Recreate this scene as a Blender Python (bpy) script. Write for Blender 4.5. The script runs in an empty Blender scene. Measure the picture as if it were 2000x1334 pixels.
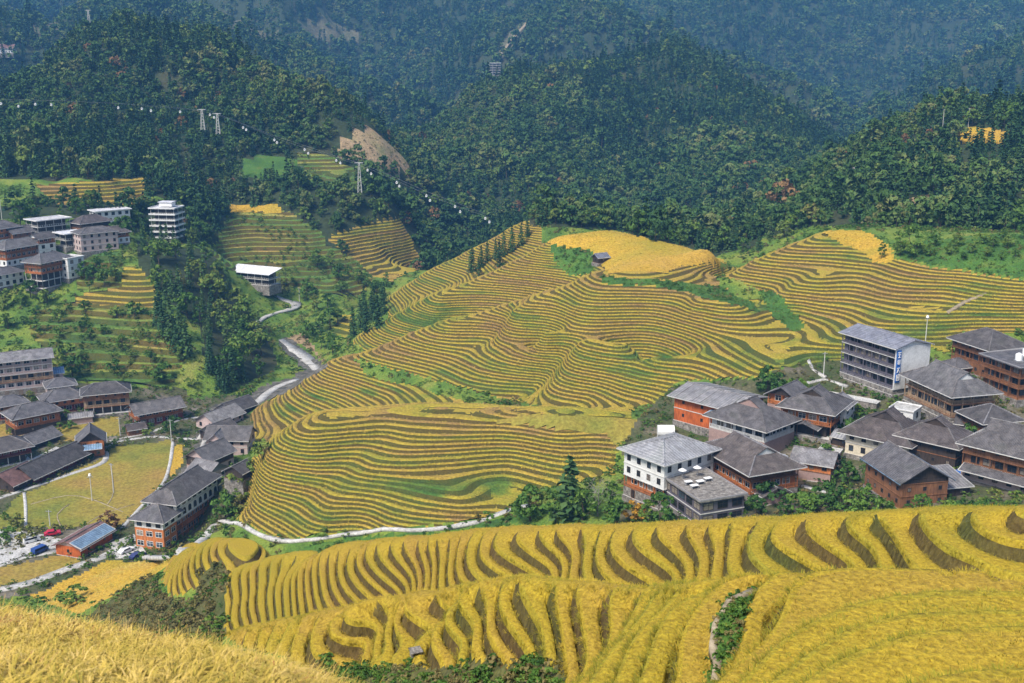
import bpy, bmesh, math, random, time
import numpy as np
from mathutils import Vector, Matrix
_t0 = time.time()
S = bpy.context.scene
# ---------------------------------------------------------------- camera, sky, sun, exposure
PITCH_DEG = 14.0
_cd = bpy.data.cameras.new('camera'); CAM = bpy.data.objects.new('camera', _cd); S.collection.objects.link(CAM)
CAM.location = (0, 0, 0); CAM.rotation_euler = (math.radians(90 - PITCH_DEG), 0, 0)
_cd.lens = 2222.0 * 36 / 2000; _cd.sensor_width = 36; _cd.clip_start = 0.3; _cd.clip_end = 9000
_cd.dof.use_dof = True; _cd.dof.focus_distance = 220; _cd.dof.aperture_fstop = 2.8
S.camera = CAM
SUN_EL, SUN_AZ = 52.0, 218.0        # azimuth clockwise from +Y: behind the viewer, to the left
W_ = bpy.data.worlds.new('World'); S.world = W_; W_.use_nodes = True
_n = W_.node_tree.nodes; _l = W_.node_tree.links; _n.clear()
_o = _n.new('ShaderNodeOutputWorld'); _b = _n.new('ShaderNodeBackground'); _s = _n.new('ShaderNodeTexSky')
_s.sky_type = 'NISHITA'; _s.sun_disc = False
_s.sun_elevation = math.radians(SUN_EL); _s.sun_rotation = math.radians(SUN_AZ)
_s.air_density = 1.0; _s.dust_density = 2.0; _s.ozone_density = 1.0
_b.inputs['Strength'].default_value = 0.11
_l.new(_s.outputs[0], _b.inputs[0]); _l.new(_b.outputs[0], _o.inputs[0])
_ld = bpy.data.lights.new('sun', 'SUN'); SUN = bpy.data.objects.new('sun', _ld); S.collection.objects.link(SUN)
_ld.energy = 3.0; _ld.angle = math.radians(18); _ld.color = (1.0, 0.93, 0.82)
_sd = Vector((math.sin(math.radians(SUN_AZ)) * math.cos(math.radians(SUN_EL)), math.cos(math.radians(SUN_AZ)) * math.cos(math.radians(SUN_EL)), math.sin(math.radians(SUN_EL))))
SUN.rotation_euler = (-_sd).to_track_quat('-Z', 'Y').to_euler()
S.view_settings.view_transform = 'Standard'; S.view_settings.look = 'None'
S.view_settings.exposure = 0.82; S.view_settings.gamma = 1.0; S.view_settings.use_curve_mapping = False
S.render.engine = 'CYCLES'
S.cycles.max_bounces = 4; S.cycles.diffuse_bounces = 2; S.cycles.glossy_bounces = 1; S.cycles.transmission_bounces = 2
S.cycles.volume_bounces = 0; S.cycles.transparent_max_bounces = 4
S.cycles.use_adaptive_sampling = True; S.cycles.adaptive_threshold = 0.02; S.cycles.use_denoising = True; S.cycles.denoiser = 'OPENIMAGEDENOISE'
HAZE_DENSITY = 0.000145; HAZE_COLOR = (0.17, 0.49, 1.0)
random.seed(7); RNG = np.random.default_rng(7)

# ---------------------------------------------------------------- small helpers
def tag(o, label=None, cat=None, group=None, kind=None):
    if label: o['label'] = label
    if cat: o['category'] = cat
    if group: o['group'] = group
    if kind: o['kind'] = kind
    return o
def link(o, parent=None):
    S.collection.objects.link(o)
    if parent is not None: o.parent = parent
    return o
def empty(name, loc=(0, 0, 0), rz=0.0):
    o = bpy.data.objects.new(name, None); o.empty_display_size = 0.5
    o.location = loc; o.rotation_euler = (0, 0, rz); return link(o)
def np_mesh(name, V, F, mats, mi=None, face_attr=None):
    """V (n,3); F (m,3) or (m,4) int array"""
    V = np.asarray(V, np.float32); F = np.asarray(F, np.int32); k = F.shape[1]
    me = bpy.data.meshes.new(name)
    me.vertices.add(len(V)); me.vertices.foreach_set('co', V.ravel())
    me.loops.add(F.size); me.loops.foreach_set('vertex_index', F.ravel())
    me.polygons.add(len(F)); me.polygons.foreach_set('loop_start', np.arange(0, F.size, k, dtype=np.int32))
    me.polygons.foreach_set('loop_total', np.full(len(F), k, np.int32))
    if mi is not None: me.polygons.foreach_set('material_index', np.asarray(mi, np.int32))
    for m in mats: me.materials.append(m)
    if face_attr:
        for nm, arr in face_attr.items():
            at = me.attributes.new(nm, 'FLOAT', 'FACE'); at.data.foreach_set('value', np.asarray(arr, np.float32))
    me.update(calc_edges=True); return me
class MB:
    """collects boxes, prisms and quads into one mesh"""
    def __init__(s): s.v = []; s.f = []; s.m = []
    def add(s, vs, fs, m=0):
        b = len(s.v); s.v += [tuple(p) for p in vs]
        for f in fs: s.f.append([b + i for i in f]); s.m.append(m)
    def box(s, x0, x1, y0, y1, z0, z1, m=0):
        s.add([(x0,y0,z0),(x1,y0,z0),(x1,y1,z0),(x0,y1,z0),(x0,y0,z1),(x1,y0,z1),(x1,y1,z1),(x0,y1,z1)],
              [(0,3,2,1),(4,5,6,7),(0,1,5,4),(1,2,6,5),(2,3,7,6),(3,0,4,7)], m); return s
    def bar(s, p, q, r, m=0, n=5, r2=None):
        p = Vector(p); q = Vector(q); d = (q - p); r2 = r if r2 is None else r2
        if d.length < 1e-6: return s
        d.normalize(); a = d.orthogonal().normalized(); b = d.cross(a); vs = []
        for c, rr in ((p, r), (q, r2)):
            for i in range(n):
                t = 2 * math.pi * i / n; vs.append(c + (a * math.cos(t) + b * math.sin(t)) * rr)
        s.add(vs, [(i, (i+1) % n, n + (i+1) % n, n + i) for i in range(n)] + [tuple(range(n-1, -1, -1)), tuple(range(n, 2*n))], m); return s
    def slab(s, quad, t, m=0, dn=None):
        """a sheet of thickness t under the polygon"""
        n = len(quad); top = [Vector(p) for p in quad]; d = Vector((0, 0, -t)) if dn is None else Vector(dn) * t
        bot = [p + d for p in top]
        s.add(top + bot, [tuple(range(n)), tuple(range(2*n-1, n-1, -1))] + [(i, n+i, n+(i+1) % n, (i+1) % n) for i in range(n)], m); return s
    def mesh(s, name, mats):
        me = bpy.data.meshes.new(name); me.from_pydata(s.v, [], s.f)
        for m in (mats if isinstance(mats, (list, tuple)) else [mats]): me.materials.append(m)
        me.polygons.foreach_set('material_index', s.m); me.update(); return me
    def build(s, name, mats, parent=None):
        return link(bpy.data.objects.new(name, s.mesh(name, mats)), parent)

# ---------------------------------------------------------------- materials
def _nodes(name):
    m = bpy.data.materials.new(name); m.use_nodes = True; nt = m.node_tree; nt.nodes.clear()
    out = nt.nodes.new('ShaderNodeOutputMaterial'); p = nt.nodes.new('ShaderNodeBsdfPrincipled')
    nt.links.new(p.outputs[0], out.inputs['Surface']); p.inputs['Specular IOR Level'].default_value = 0.25
    p.inputs['Roughness'].default_value = 0.85
    return m, nt, p
def _coord(nt, world=True):
    if world:
        g = nt.nodes.new('ShaderNodeNewGeometry'); return g.outputs['Position']
    t = nt.nodes.new('ShaderNodeTexCoord'); return t.outputs['Object']
def _noise(nt, co, scale, detail=4, stretch=None):
    if stretch:
        mp = nt.nodes.new('ShaderNodeMapping'); mp.inputs['Scale'].default_value = stretch; nt.links.new(co, mp.inputs[0]); co = mp.outputs[0]
    n = nt.nodes.new('ShaderNodeTexNoise'); n.inputs['Scale'].default_value = scale; n.inputs['Detail'].default_value = detail
    nt.links.new(co, n.inputs['Vector']); return n.outputs[0]
def _ramp(nt, fac, stops):
    r = nt.nodes.new('ShaderNodeValToRGB'); e = r.color_ramp.elements
    while len(e) < len(stops): e.new(0.5)
    for x, (p, c) in zip(e, stops): x.position = p; x.color = (*c, 1)
    nt.links.new(fac, r.inputs[0]); return r.outputs[0]
def _mix(nt, fac, a, b, mode='MIX'):
    x = nt.nodes.new('ShaderNodeMix'); x.data_type = 'RGBA'; x.blend_type = mode
    for s, val in ((x.inputs[0], fac), (x.inputs[6], a), (x.inputs[7], b)):
        if isinstance(val, (int, float)): s.default_value = val
        elif isinstance(val, tuple): s.default_value = (*val, 1)
        else: nt.links.new(val, s)
    return x.outputs[2]
def _math(nt, op, a, b=None):
    x = nt.nodes.new('ShaderNodeMath'); x.operation = op
    for s, val in ((x.inputs[0], a), (x.inputs[1], b)):
        if val is None: continue
        if isinstance(val, (int, float)): s.default_value = val
        else: nt.links.new(val, s)
    return x.outputs[0]
def _bump(nt, p, h, dist, strength=1.0):
    b = nt.nodes.new('ShaderNodeBump'); b.inputs['Distance'].default_value = dist; b.inputs['Strength'].default_value = strength
    nt.links.new(h, b.inputs['Height']); nt.links.new(b.outputs[0], p.inputs['Normal'])
def mat_noise(name, stops, scale=0.5, detail=5, fine=None, bump=0.0, rough=0.85, world=True, stretch=None, grain=(0.62, 1.25)):
    """ground and wall colours: a noise through a ramp, times a finer grain"""
    m, nt, p = _nodes(name); co = _coord(nt, world)
    c = _ramp(nt, _noise(nt, co, scale, detail, stretch), stops)
    if fine:
        g = _noise(nt, co, fine, 3); c = _mix(nt, 1.0, c, _ramp(nt, g, [(0.3, (grain[0],)*3), (0.7, (grain[1],)*3)]), 'MULTIPLY')
        if bump: _bump(nt, p, g, bump)
    nt.links.new(c, p.inputs['Base Color']); p.inputs['Roughness'].default_value = rough; return m
def mat_plain(name, c, rough=0.7, metal=0.0, var=0.25, scale=1.2):
    lo = tuple(x * (1 - var) for x in c); hi = tuple(min(1, x * (1 + var)) for x in c)
    m = mat_noise(name, [(0.3, lo), (0.7, hi)], scale, 5, fine=scale * 7, rough=rough, grain=(0.85, 1.1))
    m.node_tree.nodes['Principled BSDF'].inputs['Metallic'].default_value = metal; return m
def mat_rice(name, stops, grain=3.0, bump=0.35, fine=9.0):
    """terrace surfaces: a tone per plot, patchy noise, grain of the plants"""
    m, nt, p = _nodes(name); co = _coord(nt)
    at = nt.nodes.new('ShaderNodeAttribute'); at.attribute_name = 'tone'
    n1 = _noise(nt, co, 0.22, 5); t = _math(nt, 'ADD', at.outputs['Fac'], _math(nt, 'MULTIPLY', _math(nt, 'SUBTRACT', n1, 0.5), 0.55))
    c = _ramp(nt, t, stops); g = _noise(nt, co, grain, 4, (1, 1, 0.35)); g2 = _noise(nt, co, fine, 2)
    c = _mix(nt, 1.0, c, _ramp(nt, g, [(0.3, (0.66, 0.62, 0.6)), (0.68, (1.22, 1.2, 1.15))]), 'MULTIPLY')
    c = _mix(nt, 1.0, c, _ramp(nt, g2, [(0.3, (0.78, 0.78, 0.78)), (0.7, (1.15, 1.15, 1.15))]), 'MULTIPLY')
    nt.links.new(c, p.inputs['Base Color']); _bump(nt, p, g, bump); return m
def mat_leaf(name, stops, big=0.012, rough=0.8):
    """foliage: each leaf clump its own shade, each plant and each stand its own tint"""
    m, nt, p = _nodes(name); g = nt.nodes.new('ShaderNodeNewGeometry'); oi = nt.nodes.new('ShaderNodeObjectInfo')
    t = _math(nt, 'ADD', _math(nt, 'MULTIPLY', oi.outputs['Random'], 0.55), _math(nt, 'MULTIPLY', g.outputs['Random Per Island'], 0.30))
    st = _noise(nt, oi.outputs['Location'], big, 3)
    t = _math(nt, 'ADD', t, _math(nt, 'MULTIPLY', _math(nt, 'SUBTRACT', st, 0.5), 1.1)); t = _math(nt, 'ADD', t, 0.08)
    c = _ramp(nt, t, stops); nt.links.new(c, p.inputs['Base Color']); p.inputs['Roughness'].default_value = rough
    p.inputs['Specular IOR Level'].default_value = 0.15; return m
def mat_tile(name, c, pitch=0.32, var=0.35, rough=0.8):
    """tiled or ribbed roofs: courses in relief along the slope, moss and weather in patches"""
    m, nt, p = _nodes(name); co = _coord(nt, False)
    tc = nt.nodes.new('ShaderNodeSeparateXYZ'); nt.links.new(co, tc.inputs[0])
    n = _noise(nt, co, 0.55, 5); f = _noise(nt, co, 3.2, 4)
    base = _ramp(nt, n, [(0.25, tuple(x * (1 - var) for x in c)), (0.75, tuple(x * (1 + var) for x in c))])
    base = _mix(nt, 1.0, base, _ramp(nt, f, [(0.3, (0.72, 0.72, 0.74)), (0.7, (1.2, 1.2, 1.18))]), 'MULTIPLY')
    oi = nt.nodes.new('ShaderNodeObjectInfo'); base = _mix(nt, 1.0, base, _ramp(nt, oi.outputs['Random'], [(0.0, (0.66, 0.64, 0.64)), (0.35, (0.95, 0.9, 0.87)), (0.7, (1.05, 1.05, 1.1)), (1.0, (1.2, 1.19, 1.18))]), 'MULTIPLY')
    st = _noise(nt, co, 0.22, 6); base = _mix(nt, 1.0, base, _ramp(nt, st, [(0.42, (1, 1, 1)), (0.5, (0.76, 0.75, 0.74)), (0.56, (1.14, 1.12, 1.1)), (0.65, (0.88, 0.9, 0.84))]), 'MULTIPLY')
    w = nt.nodes.new('ShaderNodeTexWave'); w.wave_type = 'BANDS'; w.bands_direction = 'X'; w.inputs['Scale'].default_value = 1 / (pitch * 3.2); w.inputs['Distortion'].default_value = 0.4
    nt.links.new(co, w.inputs['Vector'])
    base = _mix(nt, 1.0, base, _ramp(nt, w.outputs[1], [(0.1, (0.8,) * 3), (0.7, (1.1,) * 3)]), 'MULTIPLY')
    nt.links.new(base, p.inputs['Base Color']); _bump(nt, p, w.outputs[1], 0.06); p.inputs['Roughness'].default_value = rough; return m
M = {}
GOLD = [(0.0, (0.29, 0.19, 0.06)), (0.22, (0.39, 0.28, 0.045)), (0.48, (0.36, 0.295, 0.034)), (0.66, (0.24, 0.24, 0.028)), (0.82, (0.12, 0.18, 0.028)), (1.0, (0.055, 0.13, 0.022))]
M['rice_mid'] = mat_rice('rice_mid', GOLD, 1.6, 0.5, 5)
M['rice_near'] = mat_rice('rice_near', [(0.0, (0.33, 0.22, 0.035)), (0.4, (0.36, 0.265, 0.022)), (0.75, (0.29, 0.24, 0.02)), (1.0, (0.20, 0.21, 0.025))], 5.0, 0.12, 16)
RIS = [(0.0, (0.105, 0.072, 0.019)), (0.3, (0.095, 0.076, 0.015)), (0.55, (0.088, 0.082, 0.013)), (0.75, (0.07, 0.088, 0.016)), (1.0, (0.05, 0.09, 0.016))]
RISN = [(0.0, (0.125, 0.075, 0.028)), (0.45, (0.10, 0.072, 0.02)), (0.8, (0.085, 0.075, 0.018)), (1.0, (0.06, 0.08, 0.016))]
M['riser'] = mat_rice('riser_bank', RIS, 2.2, 0.4, 7)
M['riser_near'] = mat_rice('near_riser_bank', RISN, 2.2, 0.4, 7)
M['plateau'] = mat_rice('plateau_rice', [(0.0, (0.46, 0.29, 0.055)), (0.5, (0.50, 0.32, 0.035)), (1.0, (0.34, 0.28, 0.03))], 1.5, 0.2, 6)
M['valley_rice'] = mat_rice('valley_rice', [(0.0, (0.30, 0.20, 0.05)), (0.4, (0.27, 0.22, 0.04)), (0.7, (0.20, 0.20, 0.032)), (1.0, (0.12, 0.16, 0.028))], 1.2, 0.2, 5)
M['shrub_ground'] = mat_noise('shrub_ground', [(0.25, (0.05, 0.11, 0.018)), (0.45, (0.10, 0.18, 0.024)), (0.62, (0.18, 0.23, 0.032)), (0.8, (0.24, 0.20, 0.065))], 0.09, 6, fine=1.6, bump=0.5)
M['bank_ground'] = mat_noise('bank_ground', [(0.25, (0.045, 0.07, 0.018)), (0.5, (0.095, 0.095, 0.03)), (0.75, (0.16, 0.125, 0.05))], 0.14, 6, fine=2.2, bump=0.4)
M['grass_ground'] = mat_noise('grass_ground', [(0.25, (0.035, 0.09, 0.018)), (0.55, (0.065, 0.15, 0.022)), (0.8, (0.14, 0.17, 0.03))], 0.12, 6, fine=2.0, bump=0.4)
M['forest_floor'] = mat_noise('forest_floor', [(0.25, (0.02, 0.034, 0.014)), (0.55, (0.035, 0.05, 0.018)), (0.8, (0.07, 0.06, 0.03))], 0.03, 5, fine=0.5)
M['village_ground'] = mat_noise('village_ground', [(0.25, (0.045, 0.075, 0.02)), (0.5, (0.085, 0.085, 0.04)), (0.64, (0.15, 0.13, 0.095)), (0.8, (0.25, 0.23, 0.2))], 0.11, 6, fine=1.4, bump=0.2)
M['clearing'] = mat_noise('far_clearing', [(0.3, (0.075, 0.085, 0.04)), (0.7, (0.15, 0.13, 0.075))], 0.03, 6, fine=0.3)
M['bare'] = mat_noise('bare_slope', [(0.25, (0.22, 0.16, 0.085)), (0.5, (0.32, 0.23, 0.13)), (0.75, (0.17, 0.17, 0.06))], 0.06, 6, fine=0.8)
M['green_field'] = mat_rice('green_terraces', [(0.0, (0.34, 0.25, 0.07)), (0.3, (0.22, 0.23, 0.04)), (0.6, (0.10, 0.18, 0.03)), (1.0, (0.05, 0.125, 0.03))], 1.0, 0.4, 4)
M['concrete'] = mat_noise('pale_concrete', [(0.25, (0.26, 0.25, 0.23)), (0.45, (0.42, 0.41, 0.39)), (0.7, (0.55, 0.54, 0.52))], 0.35, 6, fine=2.0)
M['riverbed'] = mat_noise('riverbed', [(0.3, (0.05, 0.05, 0.04)), (0.55, (0.14, 0.13, 0.11)), (0.8, (0.30, 0.29, 0.27))], 0.4, 6, fine=2.0, bump=0.4)
# ---------------------------------------------------------------- terrain heightfield
import numpy as np, math
PITCH = math.radians(14.0); FPX = 2222.0
cP, sP = math.cos(PITCH), math.sin(PITCH)
def ray(u, v):
    """view tangents of a photograph pixel: a = X/Y, w = Z/Y (camera at the origin looking along +Y)"""
    cx = (np.asarray(u, float) - 1000.0) / FPX; cy = -(np.asarray(v, float) - 667.0) / FPX
    dy = cP + cy * sP
    return cx / dy, (-sP + cy * cP) / dy
def proj(X, Y, Z):
    d = Y * cP - Z * sP
    return 1000 + FPX * X / d, 667 - FPX * (Y * sP + Z * cP) / d
CTRL = []                     # (a, lnY, w)
def dense(pts, step):         # extra points along a surveyed line (Catmull-Rom)
    P = [np.array(p, float) for p in pts]; out = []
    for i in range(len(P) - 1):
        p0 = P[max(i-1, 0)]; p1 = P[i]; p2 = P[i+1]; p3 = P[min(i+2, len(P)-1)]
        n = max(1, int(math.hypot(*(p2 - p1)[:2]) / step))
        for k in range(n):
            t = k / n
            out.append(tuple(0.5 * (2*p1 + (p2-p0)*t + (2*p0-5*p1+4*p2-p3)*t*t + (3*p1-p0-3*p2+p3)*t**3)))
    return out + [tuple(P[-1])]
def cY(*pts):                 # (u, v, Y): surveyed by distance
    for u, v, Y in pts:
        a, w = ray(u, v); CTRL.append((float(a), math.log(Y), float(w)))
def cZ(z, *pts):              # a level line: every point at height z
    for p in pts:
        a, w = ray(p[0], p[1]); zz = z if len(p) < 3 else p[2]
        CTRL.append((float(a), math.log(zz / float(w)), float(w)))
def cH(*pts):                 # (u, Y, z): ground hidden from here (gullies, back slopes)
    for u, Y, z in pts:
        CTRL.append(((u - 1000.0) / FPX / (cP + sP * 0.1), math.log(Y), z / Y))
def cC(k, drop, *pts):        # a crest seen against what lies beyond: the ground falls away behind it
    pts = dense(pts, 32)
    cY(*pts)
    for u, v, Y in pts:
        a, w = ray(u, v); CTRL.append((float(a), math.log(Y * k), float(w) - drop))
# near slope under the viewpoint
cH((0,3,-2.9),(700,3,-2.9),(1400,3,-2.9),(2000,3,-2.9),(1000,10,-7.6),(1500,12,-9.2),(2000,12,-9.0),(1500,18,-12.6),(2000,18,-12.2))
cY((0,1334,8.0),(350,1334,9.0),(640,1345,10.5),(0,1190,14.5),(300,1250,14),(560,1305,13.4),(720,1370,12.5),(150,1270,11))
cH((0,24,-15),(300,24,-16),(600,22,-16.5),(800,24,-18),(0,60,-38),(300,60,-40),(600,45,-33),(800,42,-30),(1000,34,-24),(1250,28,-19.2))
# near spur (A)
_A0 = [(2000,1148,39),(1800,1137,37.5),(1600,1130,37),(1500,1137,39),(1400,1152,43),(1270,1162,49),(1130,1148,55),(1000,1140,61),(800,1167,71),(600,1207,81),(430,1242,92)]
cC(1.05, .018, *[(u, v, Y * 1.05) for u, v, Y in _A0])
cH(*[(u, Y * 1.18, (float(ray(u, v)[1]) - .085) * Y * 1.18) for u, v, Y in dense(_A0, 60)])
cY(*[(u, v + 16, Y) for u, v, Y in dense(_A0, 70) if u < 1450])
cY((1000,1334,54.5),(850,1334,60),(700,1320,67),(560,1290,77),(480,1290,84),(1130,1334,47))
cZ(-22.3,(1405,1165),(1290,1220),(1235,1334))
cZ(-19.6,(1478,1160),(1405,1210),(1395,1334))
cZ(-17.2,(1420,1334,-18.6),(1520,1280),(1600,1230),(1750,1185),(2000,1178))
cZ(-15.2,(1600,1334),(1750,1270),(2000,1250))
cZ(-14.0,(1780,1334),(2000,1310))
cZ(-41,(690,1200),(715,1250),(735,1290,-40))
cZ(-36,(840,1170),(870,1215),(900,1270,-34.5))
# gully between the spurs
cH((2000,52,-27.5),(1800,56,-31),(1600,60,-34),(1400,70,-40),(1200,84,-47),(1000,94,-53),(800,108,-62),(600,125,-74),(430,138,-82),(250,150,-94),(0,150,-90))
# spur B: crest, level lines on its flank
_B = [(2000,1000,73),(1900,997,76),(1700,1005,81),(1500,1018,89),(1300,1026,99),(1200,1031,105),(1000,1034,118),(850,1048,131),(700,1062,147),(600,1082,163)]
cC(1.045, .016, *[(u, v, Y * 1.045) for u, v, Y in _B])
cH(*[(u, Y * 1.17, (float(ray(u, v)[1]) - .075) * Y * 1.17) for u, v, Y in dense(_B, 60)])
cY(*[(u, v + 10, Y * 1.01) for u, v, Y in dense(_B, 70)])
cZ(-33.5,(1800,1050),(1892,1110),(1960,1150))
cZ(-38.0,(1500,1055),(1560,1103),(1620,1140))
cZ(-45.8,(1200,1070),(1250,1122),(1290,1152))
cZ(-53.1,(960,1076),(1010,1113),(1050,1138))
cZ(-66.5,(700,1105),(740,1152),(770,1178))
cZ(-76.4,(570,1120),(562,1162),(565,1205))
cZ(-85,(450,1118),(442,1180),(437,1225))
cC(1.08,.025,(500,1062,200),(430,1055,216),(380,1062,236))
cY((330,1098,256),(300,1150,216),(200,1190,226),(370,1180,190),(330,1110,240),(240,1120,255))
# behind spur B
cH((2000,130,-74),(1800,140,-79),(1600,150,-84),(1300,160,-88),(1000,185,-96),(700,205,-110),(560,215,-114))
# valley floor
cZ(-130,(0,1130),(0,1165),(150,1095),(120,1140),(260,1085),(100,1000),(0,1000),(200,900),(250,870),(330,880),(0,900),(100,850),(340,1080,-128),(400,800),(440,850),(420,950,-129),(440,1015,-126))
cZ(-127,(0,800),(200,790),(310,810,-128.5))
cZ(-124,(40,760),(200,740,-123),(330,740,-124),(400,760,-128))
# left hillside
cY((0,650,472),(200,650,470),(300,650,466),(380,700,446),(100,560,512),(250,560,507),(330,590,498),(250,490,545),(100,480,548),(0,480,542),(330,478,592),(420,490,600),(450,600,548),(420,550,545),(500,700,482),(400,650,480))
cY((100,400,612),(250,380,640),(20,400,605),(180,440,575))
# river and road in the valley
cZ(-130.5,(540,690),(600,720),(500,775),(530,640),(590,600,-129),(460,790),(570,660))
cY((495,540,622),(560,560,612),(640,560,605),(600,640,545),(660,600,575))
# forest hill behind the left village
cC(1.09,.02,(0,175,900),(90,120,950),(170,58,1000),(250,60,1000),(400,85,980),(560,180,910),(700,240,860),(800,330,810))
cY((0,300,720),(300,300,735),(150,200,840),(330,200,850),(0,200,850),(560,300,765),(480,400,695),(720,258,805),(640,290,780),(700,340,745),(620,350,730),(400,400,660))
cH((0,1150,-70),(200,1300,-60),(500,1200,-70),(700,1100,-75))
cY((500,405,690),(450,420,680),(580,420,680),(520,500,640),(430,480,640),(620,470,655),(770,432,700),(830,520,652),(740,542,632),(650,470,662),(700,480,665),(850,480,750),(900,400,850),(820,400,800))
# middle terraced hill: foot
cZ(-124,(482,1000),(500,858,-127),(600,737,-127),(660,694,-124),(690,662,-121),(765,578,-118))
cZ(-120,(450,1020,-124.5),(550,1056),(700,1041,-116.5),(900,1026,-112),(1000,997,-109))
cZ(-113,(500,930),(570,968),(640,1003),(750,1012,-112.4),(900,990,-108.8))
cZ(-105,(560,850,-107),(700,905),(850,905),(1000,900),(1150,890,-103))
cZ(-100,(490,895,-111.5),(540,855,-106.6),(600,815,-101.2),(700,803,-98.0),(850,800,-96.5),(1000,808,-96.2),(1100,825,-96),(1200,828,-96.6))
cH((560,350,-123),(700,345,-112),(850,335,-104),(1000,322,-100.5))
cZ(-118,(590,742),(650,777),(710,796,-117))
cZ(-110,(650,702),(750,737),(900,775,-108),(1000,791,-104.5),(1100,803,-102))
# C2 ridge and level lines
cZ(-77,(1150,537))
cZ(-77.3,(1172,560),(1295,566),(1365,590,-78),(1450,598,-79))
cZ(-82.5,(1085,580),(1120,598),(1190,605),(1277,605),(1400,640,-83),(1480,680,-84),(1525,718,-85))
cZ(-88,(997,612),(1067,647),(1137,668),(1225,675),(1295,696),(1350,722,-89.5))
cZ(-94.5,(882,633),(980,645),(1032,675),(1085,690),(1225,697),(1290,722))
cZ(-99,(825,657),(945,672),(1050,700),(1230,722,-97.5))
cZ(-103,(780,680),(900,710),(1050,745),(1150,775,-100),(1250,785,-98))
cZ(-74,(1150,470,-73),(1250,500),(1200,530,-74.5),(1300,470),(1400,510,-74.5),(1330,500))
# right terraces
cC(1.05,.012,(1410,540,403),(1500,497,415),(1600,456,432))
cC(1.05,.012,(720,687,416),(850,637,418),(1000,590,411),(1100,560,405))
cC(1.06,.016,(1200,452,482),(1300,470,462),(1390,505,452))
cZ(-66,(1680,480),(1740,500,-66.5),(1850,530,-67.5),(2000,545,-67.5))
cZ(-71.5,(1500,500,-72),(1600,525),(1700,532,-71),(1850,560,-71.5),(2000,578))
cZ(-76,(1430,545),(1530,570),(1600,580),(1700,600),(1850,610),(2000,612))
cZ(-80.5,(1560,610),(1620,640),(1690,660),(1800,656),(1900,650),(2000,650))
cZ(-80,(1420,562,-78.2),(1480,590,-80),(1550,655,-83.2),(1590,700,-85))
cY((1900,480,378),(2000,480,372),(1800,470,395))
# village on the right
cZ(-84,(1600,720,-86.5),(1700,700,-85),(1930,760,-84.5),(1850,700,-83),(2000,720,-83))
cZ(-97,(1380,840),(1250,985,-102),(1300,900,-100),(1500,1000,-98),(1620,860,-94.5),(1720,880,-94.5),(1780,965,-94),(1990,970,-92),(1900,880,-91.5),(1800,800,-89),(1100,985,-104),(1500,850,-95.5),(1400,980,-99),(1990,850,-89))
# ridges beyond the middle hill
cC(1.06,.018,(700,657,470),(800,602,470),(900,557,470),(1000,512,470),(1060,482,466),(1090,462,470))
cY((850,627,440),(1050,530,455),(760,640,455),(950,580,450))
cH((800,512,-112),(900,510,-104),(1000,510,-94))
cC(1.06,.016,(765,577,560),(850,522,565),(930,482,566),(1035,427,570))
cY((850,568,532),(960,500,545))
cH((800,690,-126),(900,700,-124),(1050,680,-112),(1250,640,-104),(1450,600,-92))
cY((1250,430,800),(1500,445,560),(1100,420,760))
# hill on the right
cY((1600,432,520),(1800,440,470),(2000,460,430),(1700,330,600),(1600,352,640),(1850,300,590),(2000,300,562))
cC(1.1,.03,(1650,302,680),(1750,247,690),(1850,222,680),(2000,226,650))
cH((1700,1000,-100),(1850,1000,-95),(2000,1000,-95))
# hill in the centre
cY((1250,300,1000),(1250,200,1130),(1000,260,1000),(1500,300,950),(850,350,900),(1400,400,820),(1000,350,890))
cH((830,1500,-90),(1000,1500,-85),(1250,1550,-75),(1500,1500,-95))
cC(1.1,.025,(830,262,1080),(900,215,1150),(1000,167,1200),(1100,140,1230),(1250,113,1250),(1340,116,1250),(1450,182,1200),(1600,268,1080))
# far mountains
cY((720,200,1380),(720,100,1900),(720,0,2400),(720,-150,2900),(0,90,1350),(0,50,1700),(0,0,2000),(0,-150,2500),(350,0,1950),(350,-150,2500),(1000,150,1600),(1000,0,2100),(1000,-150,2700))
cY((1250,0,2300),(1250,-150,2800),(1500,0,2350),(1500,100,2080),(1400,60,2100),(1620,170,1950),(1500,-150,2800),(1700,130,2150),(1700,0,2600),(1700,-150,3200),(2000,190,1450),(1850,50,2250),(2000,0,2600),(2000,-150,3100))
cC(1.12,.03,(1040,40,1760),(1150,60,1720),(1300,95,1650),(1450,150,1560),(1580,210,1480),(1660,250,1420))
cC(1.12,.03,(2000,75,1720),(1880,125,1640),(1760,190,1560),(1700,235,1500))
cC(1.10,.025,(330,20,1780),(430,50,1680),(560,85,1580),(640,140,1500),(715,185,1420))
_C = np.array(CTRL)
_ext = []
for a, l, w in CTRL:           # carry the ground on past both sides of the view
    if a < -0.435: _ext += [(a-0.16, l, w), (a-0.34, l, w)]
    if a > 0.435: _ext += [(a+0.16, l, w), (a+0.34, l, w)]
_C = np.vstack([_C, np.array(_ext)])
def _kern(d2): return np.where(d2 > 0, d2 * np.log(d2 + 1e-12) * 0.5, 0.0)
_n = len(_C)
_P = _C[:, :2]
_D = ((_P[:, None, :] - _P[None, :, :]) ** 2).sum(-1)
_A = np.zeros((_n + 3, _n + 3)); _A[:_n, :_n] = _kern(_D) + np.eye(_n) * 1.5e-5
_A[:_n, _n] = 1; _A[:_n, _n + 1] = _P[:, 0]; _A[:_n, _n + 2] = _P[:, 1]; _A[_n:, :_n] = _A[:_n, _n:].T
_W = np.linalg.solve(_A, np.concatenate([_C[:, 2], np.zeros(3)]))
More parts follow.
